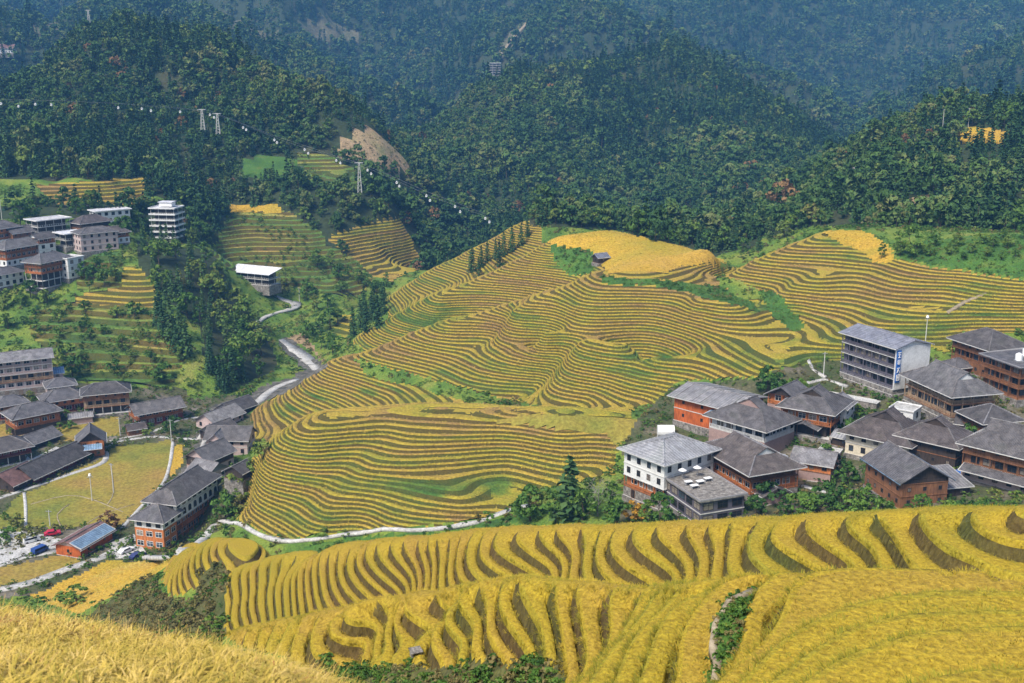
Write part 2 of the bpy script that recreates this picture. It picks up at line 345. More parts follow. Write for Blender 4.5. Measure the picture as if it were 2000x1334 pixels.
def base_w(a, l):
    a = np.asarray(a, float).ravel(); l = np.asarray(l, float).ravel(); out = np.empty(len(a))
    for i in range(0, len(a), 20000):
        q = np.stack([a[i:i+20000], l[i:i+20000]], 1)
        d2 = (q ** 2).sum(1)[:, None] + (_P ** 2).sum(1)[None] - 2 * q @ _P.T
        d2 = np.maximum(d2, 1e-12)
        out[i:i+20000] = (d2 * np.log(d2) * 0.5) @ _W[:_n] + _W[_n] + q @ _W[_n+1:]
    return out
# value noise on the ground plane
def _hash(ix, iy, seed):
    h = (ix.astype(np.int64) * 374761393 + iy.astype(np.int64) * 668265263 + seed * 982451653) & 0x7fffffff
    h = ((h ^ (h >> 13)) * 1274126177) & 0x7fffffff
    return ((h ^ (h >> 16)) & 0xffff) / 65535.0
def vnoise(x, y, s, seed=0):
    x = np.asarray(x, float) / s; y = np.asarray(y, float) / s
    ix = np.floor(x); iy = np.floor(y); fx = x - ix; fy = y - iy
    fx = fx * fx * fx * (fx * (fx * 6 - 15) + 10); fy = fy * fy * fy * (fy * (fy * 6 - 15) + 10)
    a = _hash(ix, iy, seed); b = _hash(ix + 1, iy, seed); c = _hash(ix, iy + 1, seed); d = _hash(ix + 1, iy + 1, seed)
    return (a * (1 - fx) + b * fx) * (1 - fy) + (c * (1 - fx) + d * fx) * fy - 0.5
def sstep(x, lo, hi):
    t = np.clip((np.asarray(x, float) - lo) / (hi - lo), 0, 1); return t * t * (3 - 2 * t)
# ---------------------------------------------------------------- ground grid
def _rows():
    l = [math.log(2.0)]
    while l[-1] < math.log(2950.0):
        y = math.exp(l[-1])
        l.append(l[-1] + (0.03 if y < 20 else 0.014 if y < 24 else 0.0085 if y < 60 else 0.0062 if y < 225 else 0.0048 if y < 480 else 0.0045 if y < 720 else 0.012))
    return np.array(l)
GL = _rows(); GA = np.arange(-0.70, 0.7001, 0.0027); NR, NC = len(GL), len(GA)
GY = np.exp(GL)
_LL, _AA = np.meshgrid(GL, GA, indexing='ij')
VX = _AA * np.exp(_LL); VY = np.exp(_LL)
VZ = base_w(_AA, _LL).reshape(NR, NC) * VY
_amp = np.interp(VY, [30, 80, 225, 250, 520, 650, 1300, 1700], [0.1, 0.18, 0.2, 0.7, 0.8, 5, 9, 14])
VZ += _amp * (vnoise(VX, VY, 27, 1) + 0.45 * vnoise(VX, VY, 10, 2))
_hi = sstep(VY, 600, 780); VZ += _hi * (14 * vnoise(VX, VY, 95, 3) + 6 * vnoise(VX, VY, 40, 8))
_fm = sstep(VY, 1330, 1800)
_rid = lambda s, k: 0.5 - 2 * np.abs(vnoise(VX + 0.35 * VY, VY * 0.55, s, k))
VZ += _fm * (70 * _rid(520, 4) + 40 * _rid(210, 5) + 18 * vnoise(VX, VY, 70, 6) - 10)
# the flat valley floor and its river bed stay flat
_vf = sstep(-VZ, 126.5, 129.0) * (VY > 240) * (VY < 480)
VZ = VZ * (1 - _vf) + (-129.6 + 0.25 * vnoise(VX, VY, 40, 9)) * _vf
VZ -= 0.5 * (1 - sstep(VY, 17, 26)) * sstep(-_AA, -0.35, 0.05)
GW = VZ / VY
def _crude(u, v, Ymin=200):
    a, w = ray(u, v); i = int(np.argmin(np.abs(GA - a))); j = np.nonzero((GW[:, i] >= w) & (GY > Ymin))[0][0]; return a * GY[j], GY[j]
# small spurs (+) and gullies (-) that fold the level lines of the middle hill
for (p0, p1, amp, wid) in [((625,935),(735,856),-2.6,6.5), ((560,905),(640,850),1.6,7), ((740,905),(985,838),1.5,8), ((1150,930),(1120,860),1.8,8), ((1215,800),(1260,730),1.2,8), ((1500,640),(1380,600),1.4,9), ((1640,520),(1560,600),1.6,9), ((1700,650),(1640,540),-1.4,9), ((930,720),(870,660),1.3,9), ((1010,760),(960,680),-1.2,9)]:
    (x0, y0), (x1, y1) = _crude(*p0), _crude(*p1); dx, dy = x1 - x0, y1 - y0; L2 = dx * dx + dy * dy
    t = np.clip(((VX - x0) * dx + (VY - y0) * dy) / L2, 0, 1); d2 = (VX - x0 - t * dx) ** 2 + (VY - y0 - t * dy) ** 2
    VZ += amp * np.exp(-d2 / wid ** 2) * (0.4 + 0.6 * np.sin(np.pi * np.clip(t, 0.05, 0.95)))
GW = VZ / VY
def hit(u, v, Ymin=0.0):
    """the point of the ground seen at a photograph pixel"""
    a, w = ray(u, v); a = float(a); w = float(w)
    c = min(max((a - GA[0]) / (GA[1] - GA[0]), 0), NC - 1.001); i = int(c); f = c - i
    col = GW[:, i] * (1 - f) + GW[:, i+1] * f
    ok = np.nonzero((col >= w) & (GY > max(Ymin, 4.0)))[0]
    if len(ok) == 0: return Vector((a * 2500, 2500, w * 2500))
    j = ok[0]
    if j == 0 or col[j-1] >= w: y = GY[j]
    else:
        t = (w - col[j-1]) / (col[j] - col[j-1] + 1e-12); y = math.exp(GL[j-1] * (1 - t) + GL[j] * t)
    return Vector((a * y, y, ground(a * y, y)))
def ground(x, y):
    c = (x / y - GA[0]) / (GA[1] - GA[0]); c = min(max(c, 0), NC - 1.001); i = int(c); f = c - i
    r = np.interp(math.log(y), GL, np.arange(NR)); r = min(r, NR - 1.001); j = int(r); g = r - j
    return float((VZ[j, i] * (1-f) + VZ[j, i+1] * f) * (1-g) + (VZ[j+1, i] * (1-f) + VZ[j+1, i+1] * f) * g)
def at(u, v, Y):
    a, w = ray(u, v); return Vector((float(a) * Y, Y, float(w) * Y))
def inpoly(u, v, P):
    P = np.asarray(P, float); r = np.zeros(u.shape, bool); n = len(P)
    for i in range(n):
        x0, y0 = P[i]; x1, y1 = P[(i+1) % n]
        if y0 == y1: continue
        c = (y0 > v) != (y1 > v)
        r ^= c & (u < (x1 - x0) * (v - y0) / (y1 - y0) + x0)
    return r
# ---------------------------------------------------------------- land use, surveyed on the ground cell by cell
cX = (VX[:-1, :-1] + VX[1:, 1:]) / 2; cYy = (VY[:-1, :-1] + VY[1:, 1:]) / 2; cZz = (VZ[:-1, :-1] + VZ[1:, 1:]) / 2
cU, cV = proj(cX, cYy, cZz)
_jx = np.where(cYy > 470, 0.45, np.where(cYy > 200, 0.6, 1.0)) * 9 * vnoise(cX / cYy * 2300, np.log(cYy) * 900, 26, 11) + np.where(cYy > 470, 0.4, 1.0) * 7 * vnoise(cX / cYy * 2300, np.log(cYy) * 900, 9, 12)
cU = cU + _jx; cV = cV + 0.5 * np.roll(_jx, 37, axis=1)
ZN = np.zeros(cX.shape, np.int16)
(FOREST, NEAR, SHRUB, BANK, GRASS, VILL, BARE, PLAT, VRICE, RIVER, CLEAR) = range(11)
HILLS = {}                    # zone id -> (name, step height, rice material)
def hillzone(i, name, h, rice): HILLS[i] = (name, h, rice)
hillzone(20, 'near_terraced_spur', 1.15, 'rice_near'); hillzone(21, 'terraced_ridge', 1.15, 'rice_near')
hillzone(22, 'lower_terraced_hill', 0.8, 'rice_mid'); hillzone(23, 'middle_terraced_hill', 0.8, 'rice_mid'); hillzone(24, 'upper_terraced_hill', 0.8, 'rice_mid')
hillzone(25, 'back_terraced_ridge', 0.8, 'rice_mid'); hillzone(26, 'far_terraced_ridge', 0.8, 'rice_mid')
hillzone(27, 'hillside_terraces', 1.6, 'rice_mid'); hillzone(28, 'vegetable_terraces', 2.0, 'green_field'); hillzone(29, 'valley_side_terraces', 1.6, 'rice_mid')
def paint(z, P, y0, y1, only=None):
    r0 = max(int(np.searchsorted(GY, y0)) - 1, 0); r1 = min(int(np.searchsorted(GY, y1)) + 1, NR - 1)
    m = inpoly(cU[r0:r1], cV[r0:r1], P) & (cYy[r0:r1] > y0) & (cYy[r0:r1] < y1)
    if only is not None: m &= np.isin(ZN[r0:r1], only)
    ZN[r0:r1][m] = z
BIG = 4000
ZN[cYy < 650] = SHRUB; ZN[cYy < 20] = NEAR
ZN[(cYy < 24) & (cX / cYy > -0.08)] = NEAR
paint(20, [(430,1236),(600,1200),(800,1160),(1000,1134),(1130,1140),(1270,1155),(1400,1145),(1500,1130),(1600,1120),(1800,1130),(2000,1140),(2900,1160),(2900,1700),(640,1700),(600,1310),(560,1285),(470,1262)], 19, 98)
paint(BANK, [(1000,1300),(1050,1285),(1090,1300),(1105,1320),(1100,1345),(1100,1450),(690,1450),(660,1334),(640,1318),(628,1290),(700,1312),(740,1306),(800,1294),(850,1308),(930,1292)], 30, 80)
paint(GRASS, [(1480,1150),(1458,1185),(1452,1255),(1428,1300),(1402,1345),(1384,1345),(1393,1270),(1390,1215),(1432,1168)], 26, 45)
paint(21, [(2900,930),(2000,935),(1900,930),(1700,940),(1500,970),(1200,985),(1000,995),(850,1010),(700,1030),(600,1055),(500,1035),(430,1030),(375,1050),(330,1085),(316,1130),(330,1165),(400,1150),(430,1100),(446,1120),(428,1240),(700,1240),(2900,1300)], 62, 158)
paint(21, [(640,1090),(600,1072),(500,1035),(430,1030),(375,1050),(330,1085),(316,1130),(330,1165),(400,1150),(430,1100),(446,1120),(428,1240),(640,1240)], 150, 262)
paint(BANK, [(170,1205),(225,1165),(300,1122),(320,1164),(385,1172),(395,1120),(430,1096),(446,1122),(436,1260),(250,1260)], 70, 270)
paint(PLAT, [(60,1165),(120,1130),(215,1095),(330,1085),(318,1115),(300,1122),(228,1160),(150,1200)], 210, 300)
# middle hill
_mid = [(455,1012),(550,1054),(700,1038),(900,1023),(1010,988),(1060,955),(1200,925),(1210,870),(1226,830),(1245,792),(1305,785),(1320,745),(1480,735),(1530,718),(1590,714),(1650,696),(1660,660),(1750,655),(1850,690),(1880,650),(2000,652),(2900,660),(2900,545),(2000,545),(1850,528),(1740,505),(1700,470),(1600,448),(1500,490),(1410,530),(1400,505),(1370,488),(1200,450),(1100,450),(1060,474),(1000,500),(900,546),(800,594),(700,648),(690,664),(640,706),(560,756),(500,796),(470,832),(500,862),(535,868),(490,900),(470,960)]
paint(23, _mid, 236, 452)
paint(22, [(440,1000),(470,900),(520,850),(600,798),(700,788),(850,786),(1000,797),(1120,818),(1240,815),(1215,870),(1210,940),(1010,1000),(700,1060),(540,1070)], 236, 345, [23])
paint(24, [(1405,530),(1420,570),(1480,605),(1550,670),(1580,760),(2900,760),(2900,400),(1400,400)], 236, 452, [23])
paint(25, [(690,668),(700,646),(800,590),(900,545),(1000,498),(1062,470),(1110,452),(1165,500),(1160,545),(1000,600),(850,640),(720,690)], 434, 500)
paint(26, [(750,582),(765,568),(850,512),(930,474),(1035,418),(1060,440),(1060,480),(900,560),(800,604),(760,622)], 500, 600)
paint(29, [(612,640),(650,618),(692,612),(680,665),(660,655)], 480, 640)
paint(PLAT, [(1055,468),(1100,454),(1200,446),(1300,460),(1395,492),(1420,514),(1330,520),(1275,542),(1185,538),(1178,512),(1140,492)], 400, 520)
paint(VRICE, [(965,826),(1015,808),(1110,810),(1245,820),(1228,850),(1205,880),(1188,850),(1100,838)], 270, 345)
paint(PLAT, [(1598,448),(1700,452),(1745,490),(1742,512),(1712,512),(1680,492),(1640,474)], 370, 460)
paint(SHRUB, [(690,700),(730,712),(850,740),(930,765),(1040,790),(1130,795),(1130,812),(1000,806),(900,782),(800,752),(720,736)], 330, 440)
paint(GRASS, [(1075,478),(1160,490),(1170,512),(1155,535),(1110,540),(1085,505)], 405, 475)
paint(GRASS, [(1478,566),(1520,572),(1572,636),(1552,652),(1515,622)], 320, 420)
paint(GRASS, [(1170,540),(1290,545),(1400,560),(1470,590),(1490,610),(1420,590),(1350,575),(1290,558),(1180,556)], 340, 440)
paint(GRASS, [(590,1066),(700,1048),(900,1034),(1010,1002),(1040,1010),(900,1050),(700,1085),(600,1090)], 190, 300)
paint(VILL, [(1218,1000),(1215,850),(1312,755),(1480,738),(1530,720),(1650,698),(1660,668),(1740,668),(1860,720),(1880,655),(2000,660),(2900,660),(2900,1020),(1200,1020)], 185, 325, [SHRUB, 23, 24, 22])
paint(GRASS, [(1745,500),(1800,470),(2000,455),(2900,450),(2900,545),(2000,542),(1850,524)], 330, 470)
paint(SHRUB, [(1400,538),(1440,548),(1482,568),(1492,586),(1450,584),(1408,562)], 320, 440, [23, 24])
# forests nearer than the far hills
paint(FOREST, [(1460,470),(1600,440),(1900,470),(2000,452),(2900,445),(2900,200),(1450,200)], 440, BIG)
paint(FOREST, [(1035,440),(1200,450),(1400,500),(1480,480),(1480,400),(1000,380)], 455, BIG)
paint(FOREST, [(270,470),(420,490),(450,560),(520,650),(545,720),(440,770),(400,700),(390,640),(330,590),(270,520)], 430, 620)
paint(FOREST, [(-600,420),(60,400),(300,390),(440,400),(430,480),(300,470),(230,440),(100,420),(-600,480)], 560, 700)
# valley
paint(VILL, [(-700,1200),(60,1165),(215,1095),(300,1100),(460,1020),(440,900),(500,830),(470,770),(380,780),(360,760),(0,740),(-700,740)], 240, 452)
paint(VRICE, [(5,1002),(45,965),(198,895),(215,874),(335,860),(338,885),(320,942),(268,1000),(225,1032),(90,1030),(-200,1030),(-200,1010)], 280, 400)
paint(PLAT, [(340,870),(362,866),(352,905),(335,938),(328,925)], 310, 400)
paint(VRICE, [(-300,830),(0,815),(60,840),(150,815),(230,815),(235,850),(160,860),(0,870),(-300,900)], 330, 430)
paint(VRICE, [(-300,1150),(0,1108),(128,1083),(165,1098),(60,1135),(-300,1190)], 240, 320)
paint(RIVER, [(350,925),(385,865),(395,830),(410,795),(470,778),(520,750),(570,738),(590,722),(560,690),(540,670),(560,655),(600,690),(640,715),(560,765),(500,790),(440,815),(420,860),(385,930),(330,1000),(310,1000)], 320, 560)
paint(BARE, [(560,660),(600,680),(640,712),(620,690),(590,650)], 470, 580)
# left hillside
paint(27, [(145,578),(230,560),(235,520),(275,525),(305,560),(308,604),(150,594)], 460, 560)
paint(28, [(60,600),(145,590),(300,600),(380,680),(330,760),(120,760),(90,690),(60,650)], 430, 520)
paint(28, [(140,500),(235,490),(240,560),(150,570)], 470, 570)
paint(27, [(68,362),(280,346),(284,402),(110,402)], 590, 700)
paint(28, [(425,468),(445,412),(548,404),(630,455),(640,480),(745,535),(700,580),(560,560),(470,545),(415,500)], 560, 700)
paint(PLAT, [(446,400),(550,401),(550,416),(448,416)], 630, 725)
paint(27, [(648,460),(750,425),(776,424),(834,520),(760,550),(735,540)], 600, 740)
paint(27, [(645,470),(660,462),(745,530),(730,540)], 600, 720)
paint(BARE, [(645,292),(700,255),(722,244),(800,322),(810,332),(760,340),(700,322)], 700, 880)
paint(28, [(560,310),(600,300),(700,325),(700,365),(620,358)], 690, 820)
paint(GRASS, [(462,320),(500,300),(575,310),(620,362),(560,350),(480,345)], 680, 820)
paint(BARE, [(1768,388),(1818,378),(1815,428),(1775,430)], 480, 600)
paint(PLAT, [(1868,258),(1900,246),(1970,256),(1966,280),(1880,282)], 540, 700)
paint(CLEAR, [(585,50),(630,30),(712,66),(690,84),(600,80)], 1600, BIG)
paint(CLEAR, [(425,45),(490,55),(560,75),(590,100),(540,130),(470,90)], 1500, BIG)
paint(BARE, [(1005,295),(1040,290),(1045,315),(1015,318)], 800, 1100)
paint(CLEAR, [(60,50),(120,38),(118,62),(70,70)], 1300, BIG)
paint(CLEAR, [(960,110),(1000,60),(1045,28),(1052,34),(1010,80),(975,130)], 1500, BIG)
# places where the plots are greener or browner than the rest: (u, v, radius, shift of tone)
SPOTS = [(1120,515,45,.5),(830,960,60,.35),(640,1010,40,.25),(960,950,45,.3),(880,610,40,.35),(835,632,40,.4),(565,800,30,.5),(620,770,35,.3),(720,765,22,.45),(1240,690,50,.2),(1300,695,22,.4),(1000,610,35,.2),(1520,600,40,.4),(1900,580,60,.3),(700,625,35,.25),(930,900,40,.2),(1010,680,42,-.45),(970,640,35,-.3),(800,880,35,-.2),(600,820,40,-.1),(1050,835,40,-.35),(900,690,60,-.1),(1060,480,40,.0),(1500,720,40,-.1),(1240,740,35,.12),(900,1010,30,-.25),(780,520,40,-.2),(800,480,40,-.1),(560,990,40,.15)]
# ---------------------------------------------------------------- terraces
_cell_h = np.zeros(ZN.shape, np.float32)
for k, (nm, h, r) in HILLS.items(): _cell_h[ZN == k] = h
def _fade():
    same = np.zeros((NR, NC))
    I = np.zeros((NR + 3, NC + 3, 0))
    hs = sorted(set(h for _, h, _ in HILLS.values())); best = np.zeros((NR, NC))
    for h in hs:
        ind = (_cell_h == np.float32(h)).astype(np.float32); p = np.pad(ind, 2, mode='edge')
        acc = np.zeros((NR, NC), np.float32)
        for dr in range(4):
            for dc in range(4): acc += p[dr:dr+NR, dc:dc+NC]
        best = np.maximum(best, acc / 16)
    return np.clip((best - 0.5) * 2.0, 0, 1)
VM = _fade()
def _crestfade():
    """the rice runs smoothly over the tops of the near spurs; the steps begin a little below"""
    u, v = proj(VX, VY, VZ); m = np.ones((NR, NC))
    for pts, y0, y1, d in ((_B, 66, 190, 30), (_A0, 30, 98, 24)):
        p = np.array(sorted(pts)); vc = np.interp(u, p[:, 0], p[:, 1]); yc = np.interp(u, p[:, 0], p[:, 2]) * 1.0
        f = np.where(VY > yc * 1.03, 0.0, sstep(v - vc, 5, d)); k = (VY > y0) & (VY < y1) & (VY > yc * 0.72) & (VY < yc * 1.22) & (u < 2450)
        if y0 == 30: k &= VY > 41
        else: k &= u > 560
        m = np.where(k, np.minimum(m, f), m)
    return m
VC = _crestfade()
_idx = np.arange(NR * NC).reshape(NR, NC)
def cell_tris(mask):
    r, c = np.nonzero(mask)
    a = _idx[r, c]; b = _idx[r, c+1]; d = _idx[r+1, c]; e = _idx[r+1, c+1]
    alt = ((r + c) % 2 == 0)[:, None]
    t1 = np.where(alt, np.stack([a, b, e], 1), np.stack([a, b, d], 1)); t2 = np.where(alt, np.stack([a, e, d], 1), np.stack([b, e, d], 1))
    return np.vstack([t1, t2])
_VX, _VY, _VZ, _VM, _VC = VX.ravel(), VY.ravel(), VZ.ravel(), VM.ravel(), VC.ravel()
def split_iso(A, T, cuts):
    """A: vertex table whose column 2 is the level coordinate s; cut every triangle at n + cuts"""
    cuts = np.asarray(cuts); eps = 1e-5
    for _ in range(24):
        s = A[:, 2][T]; lo = s.min(1); hi = s.max(1)
        fl = np.floor(lo + eps); fr = lo + eps - fl
        k = np.searchsorted(cuts, fr, side='right')
        t = np.where(k < len(cuts), fl + cuts[np.minimum(k, len(cuts)-1)], fl + 1 + cuts[0])
        go = t < hi - eps
        if not go.any(): break
        keep = T[~go]; G = T[go]; tt = t[go]; sg = A[:, 2][G]
        side = np.where(sg < tt[:, None] - eps, -1, np.where(sg > tt[:, None] + eps, 1, 0))
        new = []; add = []; base = len(A); tab = {}
        def cutv(i, j, tv):
            key_lo = np.minimum(i, j); key_hi = np.maximum(i, j)
            f = ((tv - A[key_lo, 2]) / (A[key_hi, 2] - A[key_lo, 2]))[:, None]
            v = A[key_lo] * (1 - f) + A[key_hi] * f; v[:, 2] = tv
            key = key_lo.astype(np.int64) * 4000003 + key_hi
            uq, first, inv = np.unique(np.stack([key, np.round(tv * 1000).astype(np.int64)], 1), axis=0, return_index=True, return_inverse=True)
            b = base + sum(len(x) for x in add); add.append(v[first]); return b + inv.ravel()
        zero = (side == 0).any(1)
        if zero.any():                       # through a corner: two triangles
            g = G[zero]; sd = side[zero]; tv = tt[zero]; o = np.argmax(sd == 0, 1); r = np.arange(len(g))
            p0 = g[r, o]; p1 = g[r, (o+1) % 3]; p2 = g[r, (o+2) % 3]
            n = cutv(p1, p2, tv); new += [np.stack([p0, p1, n], 1), np.stack([p0, n, p2], 1)]
        nz = ~zero
        if nz.any():                         # one corner alone on its side: three triangles
            g = G[nz]; sd = side[nz]; tv = tt[nz]; lone = np.where(sd.sum(1) > 0, -1, 1); o = np.argmax(sd == lone[:, None], 1); r = np.arange(len(g))
            p0 = g[r, o]; p1 = g[r, (o+1) % 3]; p2 = g[r, (o+2) % 3]
            n1 = cutv(p0, p1, tv); n2 = cutv(p0, p2, tv)
            new += [np.stack([p0, n1, n2], 1), np.stack([n1, p1, p2], 1), np.stack([n1, p2, n2], 1)]
        A = np.vstack([A] + add); T = np.vstack([keep] + new)
    return A, T
TREADS = []                   # canopy triangles for the rice plants: (zone, vertices, triangles, tone)
for zid, (hname, h, rice) in HILLS.items():
    tri = cell_tris(ZN == zid)
    if not len(tri): continue
    uq, inv = np.unique(tri, return_inverse=True); T = inv.reshape(-1, 3)
    A = np.stack([_VX[uq], _VY[uq], _VZ[uq] / h, _VM[uq], _VC[uq]], 1)
    near = zid in (20, 21)
    c1, c2, c3, can = (0.06, 0.69, 0.75, 0.55) if near else (0.07, 0.50, 0.57, 0.34)
    if zid in (27, 28, 29): can = 0.4
    q = A[:, 2]; wv = 0.25 if near else 1.0; A[:, 2] = q + wv * (0.2 * np.sin(2.3 * q) + 0.16 * np.sin(0.9 * q + 1) + 0.25 * vnoise(A[:, 0], A[:, 1], 18, 15))   # plots of uneven width
    A, T = split_iso(A, T, sorted([0.0, c1, c2, c3] + ([0.15, 0.81, 0.88, 0.94] if near else [])))
    s = A[:, 2]; L = np.floor(s + 2e-5); f = np.clip(s - L, 0, 1)
    g = np.interp(f, [0, c1, c1 + 0.6 * (c2 - c1), c2, c3, 1.0], [0.0, can * 0.92, can, can * 0.85, 0.06, h])
    mm = A[:, 3] * A[:, 4]; z = s * h * (1 - mm) + (L * h + g) * mm + can * 0.75 * A[:, 3] * (1 - A[:, 4])
    P = np.stack([A[:, 0], A[:, 1], z], 1)
    cs = s[T].mean(1); LV = np.floor(cs).astype(int); fr = cs - LV
    C = P[T].mean(1)
    tone = 0.40 + 0.62 * vnoise(C[:, 0] + LV * 57.3, C[:, 1] * 0.8 + LV * 31.7, 21, 21) + 0.5 * vnoise(C[:, 0], C[:, 1], 46, 22) + 0.25 * vnoise(C[:, 0] + LV * 11.0, C[:, 1], 6, 23)
    if zid in (27,): tone -= 0.08
    if zid == 22: tone -= 0.15
    if zid == 28: tone = tone + 0.12
    if zid in (22, 23, 24, 25, 26):
        cu, cv = proj(C[:, 0], C[:, 1], C[:, 2])
        for (su, sv, sr, st) in SPOTS: tone += 1.25 * st * np.exp(-(((cu - su) / sr) ** 2 + ((cv - sv) / (sr * 0.45)) ** 2))
    nn = np.cross(P[T[:, 1]] - P[T[:, 0]], P[T[:, 2]] - P[T[:, 0]]); flat = np.abs(nn[:, 2]) > 0.984 * np.linalg.norm(nn, axis=1)
    ris = (fr > c3) & ~flat & (A[:, 4][T].mean(1) > 0.12) & (fr > c3 + (1 - c3) * np.clip(1 - 1.5 * A[:, 4][T].mean(1), 0, 0.95))
    tone = np.where(ris, tone + 0.08, tone); tone = np.clip(tone, 0.0, 1.0)
    if near: tone = np.clip(np.where(ris, tone, 0.30 + 0.6 * (tone - 0.41)), 0, 1)
    if near: tone = np.clip(tone + 0.16 * (_hash(LV, LV * 0 + zid, 5) - 0.5) * 2 + np.where((fr < 0.15) & ~ris & (A[:, 4][T].mean(1) > .4), 0.25, 0), 0, 1)  # random tone per level; the darker tread rim is edge shading put into the colour
    mi = ris.astype(np.int32)
    hill = empty(hname, (float(P[:, 0].mean()), float(P[:, 1].mean()), float(P[:, 2].min()))); tag(hill, kind='structure')
    org = np.array(hill.location)
    can_top = ((fr > c1 * 0.5) & (fr < c2) | (A[:, 4][T].mean(1) < 0.7) & (fr > c1)) & (A[:, 3][T].mean(1) > 0.5) & ~ris
    TREADS.append((zid, P, T[can_top], tone[can_top]))
    for lv in np.unique(LV):
        k = LV == lv; tt = T[k]
        if len(tt) < 6: continue
        uq2, iv = np.unique(tt, return_inverse=True)
        me = np_mesh('rice_terrace', P[uq2] - org, iv.reshape(-1, 3), [M[rice], M['riser_near' if near else 'riser']], mi[k], {'tone': tone[k]})
        link(bpy.data.objects.new('rice_terrace', me), hill)
    # scraps too small for a plot of their own
_names = {NEAR: 'near_rice_slope', VILL: 'village_ground', PLAT: 'rice_field', VRICE: 'rice_paddy', RIVER: 'stream_bed'}
_zm = {FOREST: 'forest_floor', NEAR: 'rice_near', SHRUB: 'shrub_ground', BANK: 'bank_ground', GRASS: 'grass_ground', VILL: 'village_ground', BARE: 'bare', PLAT: 'plateau', VRICE: 'valley_rice', RIVER: 'riverbed', CLEAR: 'clearing'}
def flat_ground(name, mask):
    tri = cell_tris(mask)
    if not len(tri): return None
    zz = ZN[mask]; zz = np.concatenate([zz, zz]); zs = [z for z in _zm if (zz == z).any()]
    uq, inv = np.unique(tri, return_inverse=True)
    P = np.stack([_VX[uq], _VY[uq], _VZ[uq]], 1); T = inv.reshape(-1, 3); C = P[T].mean(1)
    tone = np.clip(0.45 + 0.8 * vnoise(C[:, 0], C[:, 1], 26, 31) + 0.4 * vnoise(C[:, 0], C[:, 1], 8, 32), 0, 1)
    me = np_mesh(name, P, T, [M[_zm[z]] for z in zs], np.searchsorted(np.array(zs), zz), {'tone': tone})
    me.polygons.foreach_set('use_smooth', np.ones(len(T), bool))
    o = link(bpy.data.objects.new(name, me)); tag(o, kind='structure'); return o
_terr = np.isin(ZN, list(HILLS))
flat_ground('near_rice_slope', ZN == NEAR)
flat_ground('village_ground', (ZN == VILL) & (cX > 20)); flat_ground('valley_floor', (ZN == VILL) & (cX <= 20) | (ZN == RIVER))
flat_ground('rice_paddy', ZN == VRICE); flat_ground('rice_field', ZN == PLAT)
_rest = ~_terr & ~np.isin(ZN, [NEAR, VILL, RIVER, VRICE, PLAT])
flat_ground('hillside', _rest & (cYy < 650)); flat_ground('forest_hill', _rest & (cYy >= 650) & (cYy < 1300)); flat_ground('mountain', _rest & (cYy >= 1300))
print('ground', round(time.time() - _t0, 1), NR, NC)
# ---------------------------------------------------------------- plants
M['bark'] = mat_noise('bark', [(0.3, (0.05, 0.036, 0.025)), (0.7, (0.11, 0.085, 0.06))], 1.5, 4, world=False)
M['bark_pale'] = mat_noise('pale_bark', [(0.3, (0.16, 0.15, 0.13)), (0.7, (0.30, 0.28, 0.25))], 1.5, 4, world=False)
M['leaf'] = mat_leaf('broad_leaves', [(0.1, (0.03, 0.075, 0.018)), (0.35, (0.055, 0.125, 0.022)), (0.6, (0.1, 0.18, 0.03)), (0.8, (0.17, 0.22, 0.04)), (1.0, (0.2, 0.18, 0.06))])
M['leaf_forest'] = mat_leaf('forest_leaves', [(0.05, (0.025, 0.06, 0.022)), (0.3, (0.042, 0.095, 0.026)), (0.55, (0.075, 0.14, 0.034)), (0.78, (0.13, 0.17, 0.05)), (0.97, (0.16, 0.155, 0.06))], big=0.02)
M['needle'] = mat_leaf('conifer_needles', [(0.1, (0.020, 0.055, 0.024)), (0.5, (0.038, 0.09, 0.030)), (0.8, (0.07, 0.125, 0.038)), (1.0, (0.12, 0.155, 0.05))])
M['bright'] = mat_leaf('bright_leaves', [(0.1, (0.05, 0.11, 0.02)), (0.5, (0.10, 0.17, 0.03)), (1.0, (0.19, 0.22, 0.05))])
M['autumn'] = mat_leaf('autumn_leaves', [(0.2, (0.28, 0.15, 0.02)), (0.6, (0.42, 0.24, 0.03)), (1.0, (0.34, 0.28, 0.05))])
M['russet'] = mat_leaf('russet_leaves', [(0.2, (0.15, 0.085, 0.04)), (0.6, (0.22, 0.125, 0.05)), (1.0, (0.18, 0.14, 0.06))])
M['dry'] = mat_leaf('dry_undergrowth', [(0.1, (0.08, 0.095, 0.025)), (0.4, (0.13, 0.12, 0.04)), (0.7, (0.21, 0.165, 0.07)), (1.0, (0.1, 0.16, 0.03))], big=0.12)
M['grassy'] = mat_leaf('green_undergrowth', [(0.1, (0.036, 0.090, 0.018)), (0.5, (0.066, 0.144, 0.024)), (0.8, (0.120, 0.180, 0.036)), (1.0, (0.192, 0.192, 0.048))], big=0.06)
M['rice_plant'] = mat_leaf('rice_plant', [(0.05, (0.18, 0.16, 0.02)), (0.3, (0.28, 0.222, 0.022)), (0.55, (0.365, 0.265, 0.03)), (0.8, (0.43, 0.305, 0.045)), (1.0, (0.36, 0.22, 0.05))], big=0.05)
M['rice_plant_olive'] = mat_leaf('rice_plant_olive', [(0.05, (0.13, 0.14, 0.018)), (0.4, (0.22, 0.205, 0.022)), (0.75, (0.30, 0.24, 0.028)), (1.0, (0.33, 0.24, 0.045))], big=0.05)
M['rice_plant_close'] = mat_leaf('rice_plant_close', [(0.0, (0.13, 0.15, 0.03)), (0.12, (0.30, 0.25, 0.045)), (0.35, (0.42, 0.31, 0.055)), (0.6, (0.50, 0.36, 0.085)), (0.85, (0.57, 0.42, 0.14)), (1.0, (0.30, 0.13, 0.045))], big=0.5)
